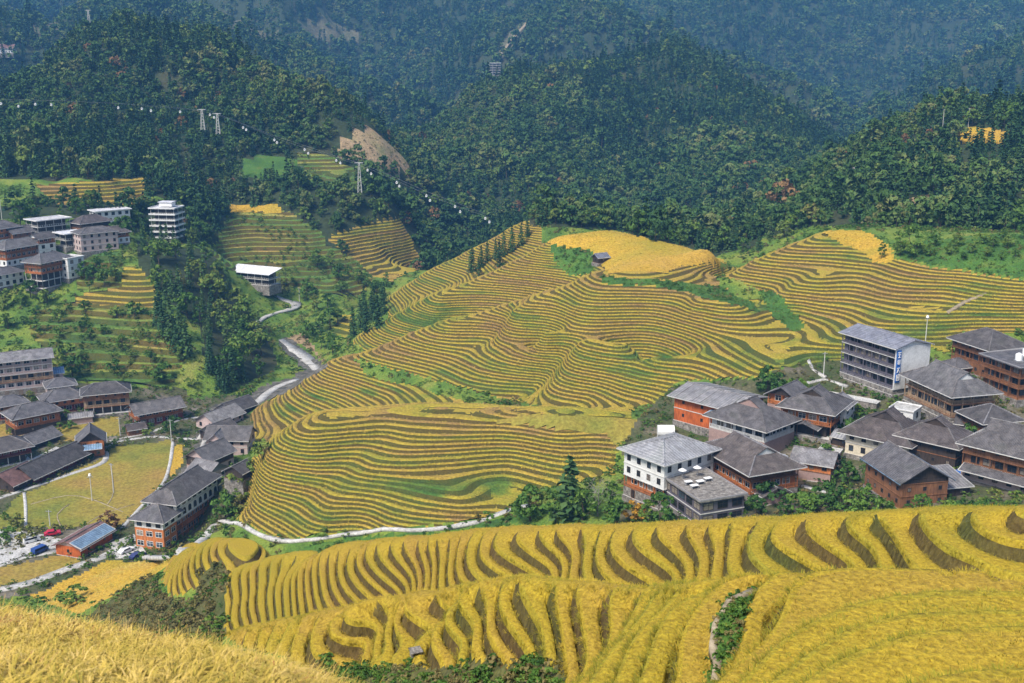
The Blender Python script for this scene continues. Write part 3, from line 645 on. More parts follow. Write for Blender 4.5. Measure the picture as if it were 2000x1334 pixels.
M['rice_plant_far'] = mat_leaf('rice_plant_far', [(0.1, (0.30, 0.235, 0.035)), (0.5, (0.44, 0.335, 0.06)), (1.0, (0.50, 0.37, 0.10))], big=0.04)
def cards(c, n, size, rng, up=0.35, aspect=0.7):
    """leaf clump cards: four-sided, each with its own tilt; c (N,3) centres, n (N,3) outward directions"""
    N = len(c); d = n + rng.normal(0, 0.55, (N, 3)); d[:, 2] += up; d /= np.linalg.norm(d, axis=1)[:, None] + 1e-9
    r = rng.normal(0, 1, (N, 3)); a = np.cross(d, r); a /= np.linalg.norm(a, axis=1)[:, None] + 1e-9; b = np.cross(d, a)
    s = size * rng.uniform(0.6, 1.35, (N, 1)); a = a * s; b = b * s * aspect; bow = d * s * 0.25
    V = np.stack([c - a - bow, c - b * 0.9 + bow * .3, c + a - bow, c + b * 0.9 + bow * .3], 1).reshape(-1, 3)
    return V, np.arange(4 * N).reshape(-1, 4)
def crown_broad(rng, h=10.0, w=7.0, clumps=22, leaves=620, size=0.52, low=0.25, flat=1.0):
    """an uneven crown: clumps of leaves hung round the limbs with gaps between them"""
    cc = []; 
    for i in range(clumps):
        th = rng.uniform(0, 2 * math.pi); t = rng.uniform(0, 1) ** 0.8; zz = low + (0.93 - low) * t
        rad = math.sin(math.pi * min(max((t * 0.86 + 0.13), 0), 1)) ** 0.7 * (0.5 if i % 4 else 0.26) * rng.uniform(0.7, 1.1)
        cc.append((math.cos(th) * rad * w, math.sin(th) * rad * w, zz * h * flat, rng.uniform(0.10, 0.2) * w))
    cc = np.array(cc); pick = rng.integers(0, clumps, leaves); d = rng.normal(0, 1, (leaves, 3)); d /= np.linalg.norm(d, axis=1)[:, None]
    d[:, 2] = np.abs(d[:, 2]) * 0.85 - 0.25; r = cc[pick, 3:4] * rng.uniform(0.55, 1.1, (leaves, 1))
    V, F = cards(cc[pick, :3] + d * r, d, size, rng); return V, F, cc
def trunk_mb(rng, h, r, limbs, lean=0.04):
    b = MB(); p = Vector((0, 0, -0.6)); k = 4
    pts = [Vector((rng.normal(0, lean) * h * i / k, rng.normal(0, lean) * h * i / k, h * i / k * 0.8)) for i in range(k + 1)]; pts[0] = Vector((0, 0, -0.6))
    for i in range(k): b.bar(pts[i], pts[i+1], r * (1 - 0.2 * i), 0, 6, r * (1 - 0.2 * (i + 1)))
    for c in limbs:
        t = min(max(c[2] / h / 0.8 - 0.22, 0.15), 0.95); q = pts[0].lerp(pts[-1], t); b.bar(q, Vector(c[:3]) * 0.97, r * 0.34, 0, 4, r * 0.08)
    return b
def conifer_crown(rng, h=12.0, w=4.2, tiers=15, per=11, size=0.62):
    c = []; n = []
    for i in range(tiers):
        t = i / (tiers - 1); z = (0.10 + 0.9 * t) * h; R = w / 2 * (1 - t) ** 0.8 * rng.uniform(0.8, 1.15) + 0.12
        m = max(4, int(per * (1 - 0.6 * t)))
        for k in range(m):
            th = 2 * math.pi * (k + rng.uniform(-.3, .3)) / m + i * 0.9
            for q in (0.45, 0.92):
                rr = R * q * rng.uniform(0.85, 1.12); c.append((math.cos(th) * rr, math.sin(th) * rr, z - rr * 0.38 + rng.normal(0, .1))); n.append((math.cos(th) * 0.5, math.sin(th) * 0.5, 0.85))
    c = np.array(c); n = np.array(n); V, F = cards(c, n, size, rng, 0.2, 0.6); return V, F
def tree_proto(kind, seed):
    rng = np.random.default_rng(seed)
    if kind == 'conifer':
        V, F = conifer_crown(rng); tr = trunk_mb(rng, 11.5, 0.2, [], 0.005); lm, bm = M['needle'], M['bark']
    elif kind == 'bare':
        b = MB(); tr = trunk_mb(rng, 7, 0.16, [(rng.normal(0, 1.5), rng.normal(0, 1.5), rng.uniform(3.5, 7)) for _ in range(9)], 0.05)
        ends = []
        for _ in range(120):
            p = Vector((rng.normal(0, 1.3), rng.normal(0, 1.3), rng.uniform(3, 6.8))); b.bar(p, p + Vector((rng.normal(0, .6), rng.normal(0, .6), rng.uniform(.2, 1.1))), 0.035, 0, 3, 0.012)
        return tr.mesh('trunk_bare', M['bark_pale']), b.mesh('crown_bare', M['bark_pale'])
    elif kind == 'bush':
        V, F, cc = crown_broad(rng, 3.0, 4.0, 14, 330, 0.34, 0.10); tr = trunk_mb(rng, 2.2, 0.1, cc[:6]); lm, bm = M['leaf'], M['bark']
    elif kind == 'tall':
        V, F, cc = crown_broad(rng, 13.0, 6.0, 24, 620, 0.55, 0.2); tr = trunk_mb(rng, 12, 0.22, cc[:8]); lm, bm = M['leaf'], M['bark']
    else:
        V, F, cc = crown_broad(rng, 9.0, 8.0, 24, 640, 0.55, 0.22); tr = trunk_mb(rng, 8, 0.26, cc[:9])
        lm = {'autumn': M['autumn'], 'russet': M['russet'], 'bright': M['bright']}.get(kind, M['leaf']); bm = M['bark']
    return tr.mesh('trunk_' + kind, bm), np_mesh('crown_' + kind, V, F, [lm])
PROTO = {}
for k, n in (('conifer', 3), ('broad', 3), ('tall', 2), ('bush', 2), ('autumn', 1), ('russet', 1), ('bright', 2), ('bare', 1)):
    PROTO[k] = [tree_proto(k, 100 + 17 * i + len(k)) for i in range(n)]
TREES_N = {}
def tree(kind, p, height, label, group=None, name=None, wide=1.0):
    tm, cm = PROTO[kind][random.randrange(len(PROTO[kind]))]
    nat = {'conifer': 12.0, 'tall': 13.0, 'bush': 3.0, 'bare': 7.0}.get(kind, 9.0); s = height / nat
    t = empty(name or {'conifer': 'conifer_tree', 'bush': 'bush', 'bare': 'bare_tree'}.get(kind, 'broadleaf_tree'), p, random.uniform(0, 6.28)); t.scale = (s * wide, s * wide, s)
    tag(t, label, 'bush' if kind == 'bush' else 'tree', group)
    link(bpy.data.objects.new('trunk', tm), t); link(bpy.data.objects.new('crown', cm), t); return t
def joined_proto(name, parts):
    """trunk and crown in one mesh, for the far woods"""
    me = bpy.data.meshes.new(name); bm = bmesh.new(); mats = []
    for p in parts:
        b2 = bmesh.new(); b2.from_mesh(p); off = len(mats)
        for f in b2.faces: f.material_index += off
        tmp = bpy.data.meshes.new('tmp'); b2.to_mesh(tmp); b2.free(); bm.from_mesh(tmp); bpy.data.meshes.remove(tmp)
        mats += list(p.materials)
    bm.to_mesh(me); bm.free()
    for m in mats: me.materials.append(m)
    return bpy.data.objects.new(name, me)
def light_proto(name, rng, V, F, lm, h, r):
    tr = MB(); tr.bar((0, 0, -1), (0, 0, h * 0.7), r, 0, 4, r * 0.4)
    return joined_proto(name, [tr.mesh(name + '_t', M['bark']), np_mesh(name + '_c', V, F, [lm])])
_r = np.random.default_rng(5)
FP = []
for i in range(3): V, F, _ = crown_broad(_r, 9.5, 8.0, 18, 260, 0.85, 0.15); FP.append(light_proto('far_broad', _r, V, F, M['leaf_forest'], 9, .2))
for i in range(2): V, F = conifer_crown(_r, 12, 4.6, 10, 8, 0.95); FP.append(light_proto('far_conifer', _r, V, F, M['needle'], 12, .2))
V, F, _ = crown_broad(_r, 8, 8, 16, 220, 0.8, 0.15); FP.append(light_proto('far_russet', _r, V, F, M['russet'], 8, .2))
V, F, _ = crown_broad(_r, 9, 7, 16, 240, 0.8, 0.1); FP.append(light_proto('far_bright', _r, V, F, M['bright'], 8, .2))
def scatter(name, P, rot, scl, kind, protos, knd='stuff', label=None):
    """many plants that nobody would count, as one object"""
    P = np.asarray(P, np.float32)
    me = bpy.data.meshes.new(name); me.vertices.add(len(P)); me.vertices.foreach_set('co', P.ravel())
    for nm, tp, ar, key in (('rot', 'FLOAT_VECTOR', rot, 'vector'), ('scl', 'FLOAT_VECTOR', scl, 'vector'), ('kind', 'INT', kind, 'value')):
        at = me.attributes.new(nm, tp, 'POINT'); at.data.foreach_set(key, np.asarray(ar, np.int32 if tp == 'INT' else np.float32).ravel())
    o = link(bpy.data.objects.new(name, me)); tag(o, label, kind=knd)
    ng = bpy.data.node_groups.new(name, 'GeometryNodeTree')
    ng.interface.new_socket('Geometry', in_out='INPUT', socket_type='NodeSocketGeometry'); ng.interface.new_socket('Geometry', in_out='OUTPUT', socket_type='NodeSocketGeometry')
    N = ng.nodes; Lk = ng.links; gi = N.new('NodeGroupInput'); go = N.new('NodeGroupOutput'); jn = N.new('GeometryNodeJoinGeometry')
    def na(nm, dt):
        x = N.new('GeometryNodeInputNamedAttribute'); x.data_type = dt; x.inputs['Name'].default_value = nm; return [q for q in x.outputs if q.enabled and q.name == 'Attribute'][0]
    ar, as_, ak = na('rot', 'FLOAT_VECTOR'), na('scl', 'FLOAT_VECTOR'), na('kind', 'INT')
    for i, pr in enumerate(protos):
        oi = N.new('GeometryNodeObjectInfo'); oi.inputs['Object'].default_value = pr
        cp = N.new('FunctionNodeCompare'); cp.data_type = 'INT'; cp.operation = 'EQUAL'; ii = [s for s in cp.inputs if s.type == 'INT']
        Lk.new(ak, ii[0]); ii[1].default_value = i
        ip = N.new('GeometryNodeInstanceOnPoints'); Lk.new(gi.outputs[0], ip.inputs['Points']); Lk.new(cp.outputs[0], ip.inputs['Selection'])
        Lk.new(oi.outputs['Geometry'], ip.inputs['Instance']); Lk.new(ar, ip.inputs['Rotation']); Lk.new(as_, ip.inputs['Scale']); Lk.new(ip.outputs[0], jn.inputs[0])
    Lk.new(jn.outputs[0], go.inputs[0])
    md = o.modifiers.new('plants', 'NODES'); md.node_group = ng; return o
def in_view(X, Y, Z, mu=90, mv=90):
    u, v = proj(X, Y, Z); return (u > -mu) & (u < 2000 + mu) & (v > -mv) & (v < 1334 + mv)
def seen_cells():
    """cells of the ground in or just beside the picture and not hidden behind a crest by more than a tree's height"""
    w = GW; m = np.maximum.accumulate(w, axis=0); pad = 13.0 / VY
    return (w + pad >= m)[:-1, :-1]
SEEN = seen_cells()
def sample_cells(mask, spacing):
    """random points on the ground cells of mask, about one per spacing squared"""
    r, c = np.nonzero(mask); area = (VX[r, c+1] - VX[r, c]) * (VY[r+1, c] - VY[r, c]); sp = spacing if np.isscalar(spacing) else spacing[r, c]
    n = RNG.poisson(area / sp ** 2); r = np.repeat(r, n); c = np.repeat(c, n); f = RNG.uniform(0, 1, len(r)); g = RNG.uniform(0, 1, len(r))
    lerp = lambda A: (A[r, c] * (1-f) + A[r, c+1] * f) * (1-g) + (A[r+1, c] * (1-f) + A[r+1, c+1] * f) * g
    return lerp(VX), lerp(VY), lerp(VZ)
# forests: trees on every forest cell, smaller ones of each sort where the hill is near
def forest(name, mask, spacing, hmin, hmax, mix, rngseed):
    X, Y, Z = sample_cells(mask & SEEN, spacing); k = in_view(X, Y, Z, 160, 160); X, Y, Z = X[k], Y[k], Z[k]; n = len(X)
    st = vnoise(X, Y, 85, rngseed) + 0.6 * vnoise(X, Y, 30, rngseed + 1); u = RNG.uniform(0, 1, n)
    con = u < np.clip(mix + 1.6 * st, 0.03, 0.93); kind = np.where(con, 3 + RNG.integers(0, 2, n), RNG.integers(0, 3, n))
    u2 = RNG.uniform(0, 1, n); st2 = vnoise(X, Y, 60, rngseed + 5)
    kind = np.where((u2 < (0.006 + 0.2 * np.clip(st2 - 0.25, 0, 1)) * (Y < 1300)), 5, kind); kind = np.where((u2 > 0.94 - 0.8 * np.clip(-st2 - 0.25, 0, 1)), 6, kind)
    h = (hmin + (hmax - hmin) * RNG.uniform(0, 1, n) ** 1.6 * 1.35) * (1 + 0.5 * vnoise(X, Y, 45, rngseed + 2)) / 10.0
    h = h * np.where(RNG.uniform(0, 1, n) < .1, 1.45, 1.0)
    scl = np.stack([h * RNG.uniform(.85, 1.2, n), h * RNG.uniform(.85, 1.2, n), h * RNG.uniform(.85, 1.25, n)], 1)
    rot = np.stack([RNG.normal(0, .05, n), RNG.normal(0, .05, n), RNG.uniform(0, 6.28, n)], 1)
    o = scatter(name, np.stack([X, Y, Z - .3], 1), rot, scl, kind, FP); print(name, n); return o
_pz = np.where(cYy < 1300, 5.6, 9.0)
forest('woodland', (ZN == FOREST) & (cYy >= 440) & (cYy < 1330) & ~((cX < -40) & (cYy < 600)), 4.9, 6, 10.5, 0.42, 41)
forest('clearing_trees', (ZN == CLEAR), 22, 6, 11, 0.2, 71)
forest('far_woodland', (ZN == FOREST) & (cYy >= 1330), 9.5, 10, 16, 0.35, 51)
print('plants', round(time.time() - _t0, 1))
# the haze of the valley: one closed box of pale air round everything
def build_haze():
    b = MB(); b.box(-2300, 2300, -40, 3050, -160, float(VZ.max()) + 30); m = bpy.data.materials.new('valley_haze'); m.use_nodes = True; nt = m.node_tree; nt.nodes.clear()
    out = nt.nodes.new('ShaderNodeOutputMaterial'); pv = nt.nodes.new('ShaderNodeVolumePrincipled'); pv.inputs['Density'].default_value = HAZE_DENSITY; pv.inputs['Color'].default_value = (*HAZE_COLOR, 1)
    pv.inputs['Anisotropy'].default_value = 0.0; nt.links.new(pv.outputs[0], out.inputs['Volume']); o = b.build('haze', m); tag(o, kind='stuff'); return o
# ---------------------------------------------------------------- buildings
for nm, c in (('white_wall', (0.66, 0.66, 0.65)), ('cream_wall', (0.62, 0.55, 0.42)), ('pink_wall', (0.48, 0.37, 0.35)), ('grey_wall', (0.26, 0.25, 0.26)), ('dusk_wall', (0.12, 0.11, 0.14)), ('brick_wall', (0.32, 0.22, 0.20))):
    M[nm] = mat_noise(nm, [(0.2, tuple(x * 0.72 for x in c)), (0.45, c), (0.8, tuple(min(1, x * 1.12) for x in c))], 0.35, 6, fine=2.5, world=False, grain=(0.86, 1.08))
def mat_wood(nm, c):
    m, nt, p = _nodes(nm); co = _coord(nt, False); n = _noise(nt, co, 1.1, 5, (4, 4, 0.5)); f = _noise(nt, co, 0.4, 3)
    k = _ramp(nt, n, [(0.25, tuple(x * 0.5 for x in c)), (0.5, c), (0.8, tuple(min(1, x * 1.35) for x in c))]); k = _mix(nt, 1.0, k, _ramp(nt, f, [(0.3, (0.65, 0.65, 0.68)), (0.7, (1.15, 1.1, 1.05))]), 'MULTIPLY')
    nt.links.new(k, p.inputs['Base Color']); p.inputs['Roughness'].default_value = 0.7; return m
M['orange_wood'] = mat_wood('orange_wood', (0.50, 0.18, 0.06)); M['red_wall'] = mat_wood('red_wall', (0.46, 0.115, 0.03))
M['brown_wood'] = mat_wood('brown_wood', (0.23, 0.11, 0.055)); M['dark_wood'] = mat_wood('dark_wood', (0.055, 0.042, 0.036)); M['pale_wood'] = mat_wood('pale_wood', (0.40, 0.29, 0.19)); M['maroon_wood'] = mat_wood('maroon_wood', (0.20, 0.04, 0.035))
M['stone'] = mat_noise('stone_base', [(0.3, (0.11, 0.10, 0.09)), (0.5, (0.22, 0.2, 0.18)), (0.7, (0.33, 0.31, 0.28))], 1.2, 5, fine=3, bump=0.15, world=False)
M['tile'] = mat_tile('grey_roof_tiles', (0.115, 0.112, 0.118)); M['tile_brown'] = mat_tile('brown_roof_tiles', (0.095, 0.082, 0.08)); M['tile_red'] = mat_tile('reddish_roof_tiles', (0.17, 0.10, 0.095))
M['tile_light'] = mat_tile('light_grey_roof_tiles', (0.19, 0.185, 0.19)); M['metal_grey'] = mat_tile('grey_metal_roof', (0.255, 0.26, 0.275), 0.8, 0.22, 0.5); M['metal_pale'] = mat_tile('pale_blue_metal_roof', (0.25, 0.27, 0.33), 0.8, 0.2, 0.5)
M['metal_blue'] = mat_tile('blue_metal_roof', (0.17, 0.27, 0.40), 0.8, 0.18, 0.5); M['metal_white'] = mat_tile('white_metal_roof', (0.66, 0.67, 0.70), 0.8, 0.12, 0.5)
M['glass'] = mat_plain('dark_window_glass', (0.018, 0.022, 0.028), 0.18, 0, 0.3); M['glass_blue'] = mat_plain('bluish_window_glass', (0.05, 0.07, 0.095), 0.15, 0, 0.3); M['curtain'] = mat_plain('curtained_window', (0.22, 0.19, 0.16), 0.4); M['frame_dark'] = mat_plain('dark_frame', (0.05, 0.04, 0.035)); M['frame_white'] = mat_plain('white_frame', (0.72, 0.71, 0.68), var=0.1); M['frame_wood'] = mat_plain('wooden_frame', (0.24, 0.12, 0.06))  # bluish glass is one of the random pane tints
M['trim'] = mat_plain('pale_trim', (0.52, 0.51, 0.49), var=0.15); M['interior'] = mat_plain('shade_dark_interior', (0.05, 0.04, 0.035)); M['red_cloth'] = mat_plain('red_cloth', (0.45, 0.03, 0.03)); M['white_cloth'] = mat_plain('white_cloth', (0.75, 0.75, 0.74), var=0.08)  # interior: near-black colour stands in for the shade inside open storeys
M['blue_plastic'] = mat_plain('blue_plastic', (0.03, 0.13, 0.42), 0.4); M['steel'] = mat_plain('steel', (0.42, 0.43, 0.44), 0.4, 0.6); M['lamp_white'] = mat_plain('white_enamel', (0.8, 0.8, 0.79), 0.3, var=0.06)
_WIN = {}
def win_meshes(kind, frame):
    if (kind, frame) in _WIN: return _WIN[(kind, frame)]
    w, h = {'rect': (1.15, 1.45), 'big': (1.7, 1.7), 'arch': (1.5, 1.9), 'wide': (2.0, 1.55), 'small': (0.8, 0.9), 'door': (1.3, 2.2), 'strip': (2.6, 1.7)}[kind]
    f = MB(); p = MB(); t = 0.09
    if kind == 'arch':
        n = 8; arc = lambda r: [(math.cos(math.pi * i / n) * r, math.sin(math.pi * i / n) * r + h - w / 2) for i in range(n + 1)]
        out = [(w/2, 0)] + arc(w/2) + [(-w/2, 0)]; inn = [(w/2-t, t)] + arc(w/2 - t) + [(-w/2+t, t)]
        k = len(out)
        for a, b in [(i, i+1) for i in range(k-1)] + [(k-1, 0)]:
            q = [(*out[a], 0), (*out[b], 0), (*inn[b], 0), (*inn[a], 0)]; f.slab([(x, -0.08, z) for x, z, _ in q], 0.08, 0, (0, 1, 0))
        p.slab([(x, -0.03, z) for x, z in inn], 0.03, 0, (0, 1, 0)); f.box(-0.035, 0.035, -0.07, 0, t, h - t)
    else:
        f.box(-w/2, w/2, -0.08, 0, 0, t); f.box(-w/2, w/2, -0.08, 0, h - t, h); f.box(-w/2, -w/2 + t, -0.078, 0, t, h - t); f.box(w/2 - t, w/2, -0.078, 0, t, h - t)
        f.box(-0.035, 0.035, -0.07, 0, t, h - t)
        if h > 1.3 and kind != 'door': f.box(-w/2 + t, -0.035, -0.068, 0, h * 0.62, h * 0.62 + 0.06); f.box(0.035, w/2 - t, -0.068, 0, h * 0.62, h * 0.62 + 0.06)
        p.box(-w/2 + t, w/2 - t, -0.03, -0.004, t, h - t)
    r = (f.mesh('window_frame', M[frame]), [p.mesh('window_pane', M[k]) for k in ('glass', 'glass', 'glass_blue', 'curtain')], w, h); _WIN[(kind, frame)] = r; return r
# floor code: wall, height, window, spacing, style, frame, railing
FL = {'W': ('white_wall', 3.0, 'rect', 2.7, None, 'frame_dark'), 'Wa': ('white_wall', 2.8, 'arch', 2.6, None, 'frame_dark'), 'Wb': ('white_wall', 3.0, 'big', 3.2, None, 'frame_dark'), 'Wp': ('white_wall', 2.9, None, 3, None, 'frame_dark'),
      'Wg': ('white_wall', 2.9, 'wide', 3.0, 'gallery', 'frame_dark', 'white_wall'), 'C': ('cream_wall', 2.9, 'rect', 2.6, None, 'frame_dark'), 'Cg': ('pale_wood', 2.8, 'wide', 2.7, 'gallery', 'frame_dark', 'pale_wood'), 'P': ('pink_wall', 2.9, 'rect', 2.9, None, 'frame_dark'), 'Pg': ('pink_wall', 2.9, 'wide', 2.9, 'gallery', 'frame_white', 'pink_wall'),
      'K': ('brick_wall', 3.0, None, 3, None, 'frame_dark'), 'O': ('orange_wood', 2.8, 'rect', 2.4, None, 'frame_wood'), 'B': ('orange_wood', 2.8, 'wide', 2.6, 'gallery', 'frame_white', 'orange_wood'), 'Br': ('maroon_wood', 2.8, 'wide', 2.8, 'gallery', 'frame_white', 'maroon_wood'),
      'D': ('brown_wood', 2.8, 'small', 2.6, None, 'frame_dark'), 'Dg': ('brown_wood', 2.8, 'wide', 2.8, 'gallery', 'frame_dark', 'brown_wood'), 'X': ('dark_wood', 2.8, 'small', 3.2, None, 'frame_dark'), 'R': ('red_wall', 3.3, 'small', 5.5, None, 'frame_dark'),
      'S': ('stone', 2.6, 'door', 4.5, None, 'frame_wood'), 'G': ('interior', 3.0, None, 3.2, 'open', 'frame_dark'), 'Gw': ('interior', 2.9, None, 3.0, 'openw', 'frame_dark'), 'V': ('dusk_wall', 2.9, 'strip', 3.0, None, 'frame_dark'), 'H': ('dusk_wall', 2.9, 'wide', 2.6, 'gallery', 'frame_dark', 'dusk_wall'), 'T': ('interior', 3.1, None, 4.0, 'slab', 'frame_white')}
_POST = {}
def post_mesh(h, mat, r=0.09):
    k = (round(h, 2), mat)
    if k not in _POST: b = MB(); b.box(-r, r, -r, r, 0, h); _POST[k] = b.mesh('post', M[mat])
    return _POST[k]
def face_frames(W, D):
    return {'front': ((-W/2, -D/2), (1, 0), (0, -1), W, 0.0), 'right': ((W/2, -D/2), (0, 1), (1, 0), D, math.pi/2), 'left': ((-W/2, D/2), (0, -1), (-1, 0), D, -math.pi/2), 'back': ((W/2, D/2), (-1, 0), (0, 1), W, math.pi)}
def roof(root, kind, W, D, z, mat, h, ov=0.9, axis='x', wall='white_wall', trim='trim', name='roof', off=(0, 0), seams=False, infill=True):
    """roof slopes as slabs with thickness; axis is the direction of the ridge"""
    sw = axis == 'y'; a, b = ((D, W) if sw else (W, D)); a = a / 2 + ov; b = b / 2 + ov
    tf = (lambda p: (-p[1] + off[0], p[0] + off[1], p[2] + z)) if sw else (lambda p: (p[0] + off[0], p[1] + off[1], p[2] + z))
    dz = -ov * h / b; q = MB(); cap = MB(); eb = MB(); t = 0.2; L = lambda ps: [tf(p) for p in ps]
    ridge = []
    if kind == 'gable':
        for s in (-1, 1):
            ps = [(-a*s, -b*s, dz), (a*s, -b*s, dz), (a*s, 0, h), (-a*s, 0, h)]; q.slab(L(ps), t)
        ridge = [((-a, 0, h), (a, 0, h))]
        if infill:
            for s in (-1, 1):
                g = MB(); x = s * (a - ov - 0.02); n = (b - ov); ps = [(x, -n, 0), (x, n, 0), (x, 0, h - t)]
                g.slab(L(ps), 0.12, 0, ((0, -s, 0) if sw else (-s, 0, 0))); g.build('gable', M[wall], root)
    elif kind in ('hip', 'xieshan'):
        c = max(a - b * (0.95 if kind == 'hip' else 0.62), 0.4); m = 0.0 if kind == 'hip' else 0.5
        hm = dz + (h - dz) * 0.62; bm = b * 0.38
        if kind == 'hip':
            for s in (-1, 1):
                q.slab(L([(-a*s, -b*s, dz), (a*s, -b*s, dz), (c*s, 0, h), (-c*s, 0, h)]), t); q.slab(L([(a*s, -b*s, dz), (a*s, b*s, dz), (c*s, 0, h)]), t)
            ridge = [((-c, 0, h), (c, 0, h))] + [((sx * c, 0, h), (sx * a, sy * b, dz)) for sx in (-1, 1) for sy in (-1, 1)]
        else:
            for s in (-1, 1):
                q.slab(L([(-a*s, -b*s, dz), (a*s, -b*s, dz), (c*s, -bm*s, hm), (c*s, 0, h), (-c*s, 0, h), (-c*s, -bm*s, hm)]), t)
                q.slab(L([(a*s, -b*s, dz), (a*s, b*s, dz), (c*s, bm*s, hm), (c*s, -bm*s, hm)]), t)
                g = MB(); g.slab(L([(s*(c - .25), -bm * s, hm - .1), (s*(c - .25), bm * s, hm - .1), (s*(c - .25), 0, h - t)]), 0.1, 0, ((0, -s, 0) if sw else (-s, 0, 0))); g.build('gable', M[wall], root)
            ridge = [((-c - .3, 0, h), (c + .3, 0, h))] + [((sx * c, sy * bm, hm), (sx * a, sy * b, dz)) for sx in (-1, 1) for sy in (-1, 1)]
    elif kind == 'shed':
        q.slab(L([(-a, -b, 0), (a, -b, 0), (a, b, h), (-a, b, h)]), t)
    else:                                    # flat slab with a parapet
        q.slab(L([(-a, -b, .25), (a, -b, .25), (a, b, .25), (-a, b, .25)]), .25)
        for s in (-1, 1):
            if h > 0.3:
                eb.slab(L([(-a, s*b, h), (a, s*b, h), (a, s*(b - .2), h), (-a, s*(b - .2), h)][::s]), h - .25)
                eb.slab(L([(s*a, -b + .2, h), (s*a, b - .2, h), (s*(a - .2), b - .2, h), (s*(a - .2), -b + .2, h)][::s]), h - .25)
    o = q.build(name, M[mat], root)
    for p0, p1 in ridge: cap.bar(tf((p0[0], p0[1], p0[2] + .04)), tf((p1[0], p1[1], p1[2] + .04)), 0.17, 0, 6)
    if ridge: cap.build('ridge_cap', M['tile_light' if 'tile' in mat else mat], o)
    if kind not in ('flat',):
        e = 0.03
        cs = [(-a - e, -b - e), (a + e, -b - e), (a + e, b + e), (-a - e, b + e)]
        for i in range(4):
            p, r_ = cs[i], cs[(i+1) % 4]
            if kind == 'gable' and i % 2: continue
            zz = lambda y: (h if y > 0 else 0) if kind == 'shed' else dz
            eb.bar(tf((*p, zz(p[1]) - t * .5)), tf((*r_, zz(r_[1]) - t * .5)), 0.13, 0, 4)
    if eb.v: eb.build('eave_board' if kind != 'flat' else 'parapet', M[trim], o)
    if seams and kind in ('gable', 'hip'):
        n = int(2 * a / 2.4)
        for i in range(1, n):
            x = -a + 2 * a * i / n; k = 1.0 if kind == 'gable' else max(0.05, min(1.0, (a - abs(x)) / (b * 0.95)))
            for s in (-1, 1): sm = MB(); sm.bar(tf((x, -b * s, dz + .05)), tf((x, -b * s * (1 - k), dz + (h - dz) * k + .05)), 0.06, 0, 4); sm.build('roof_seam', M[mat], o)
    return o
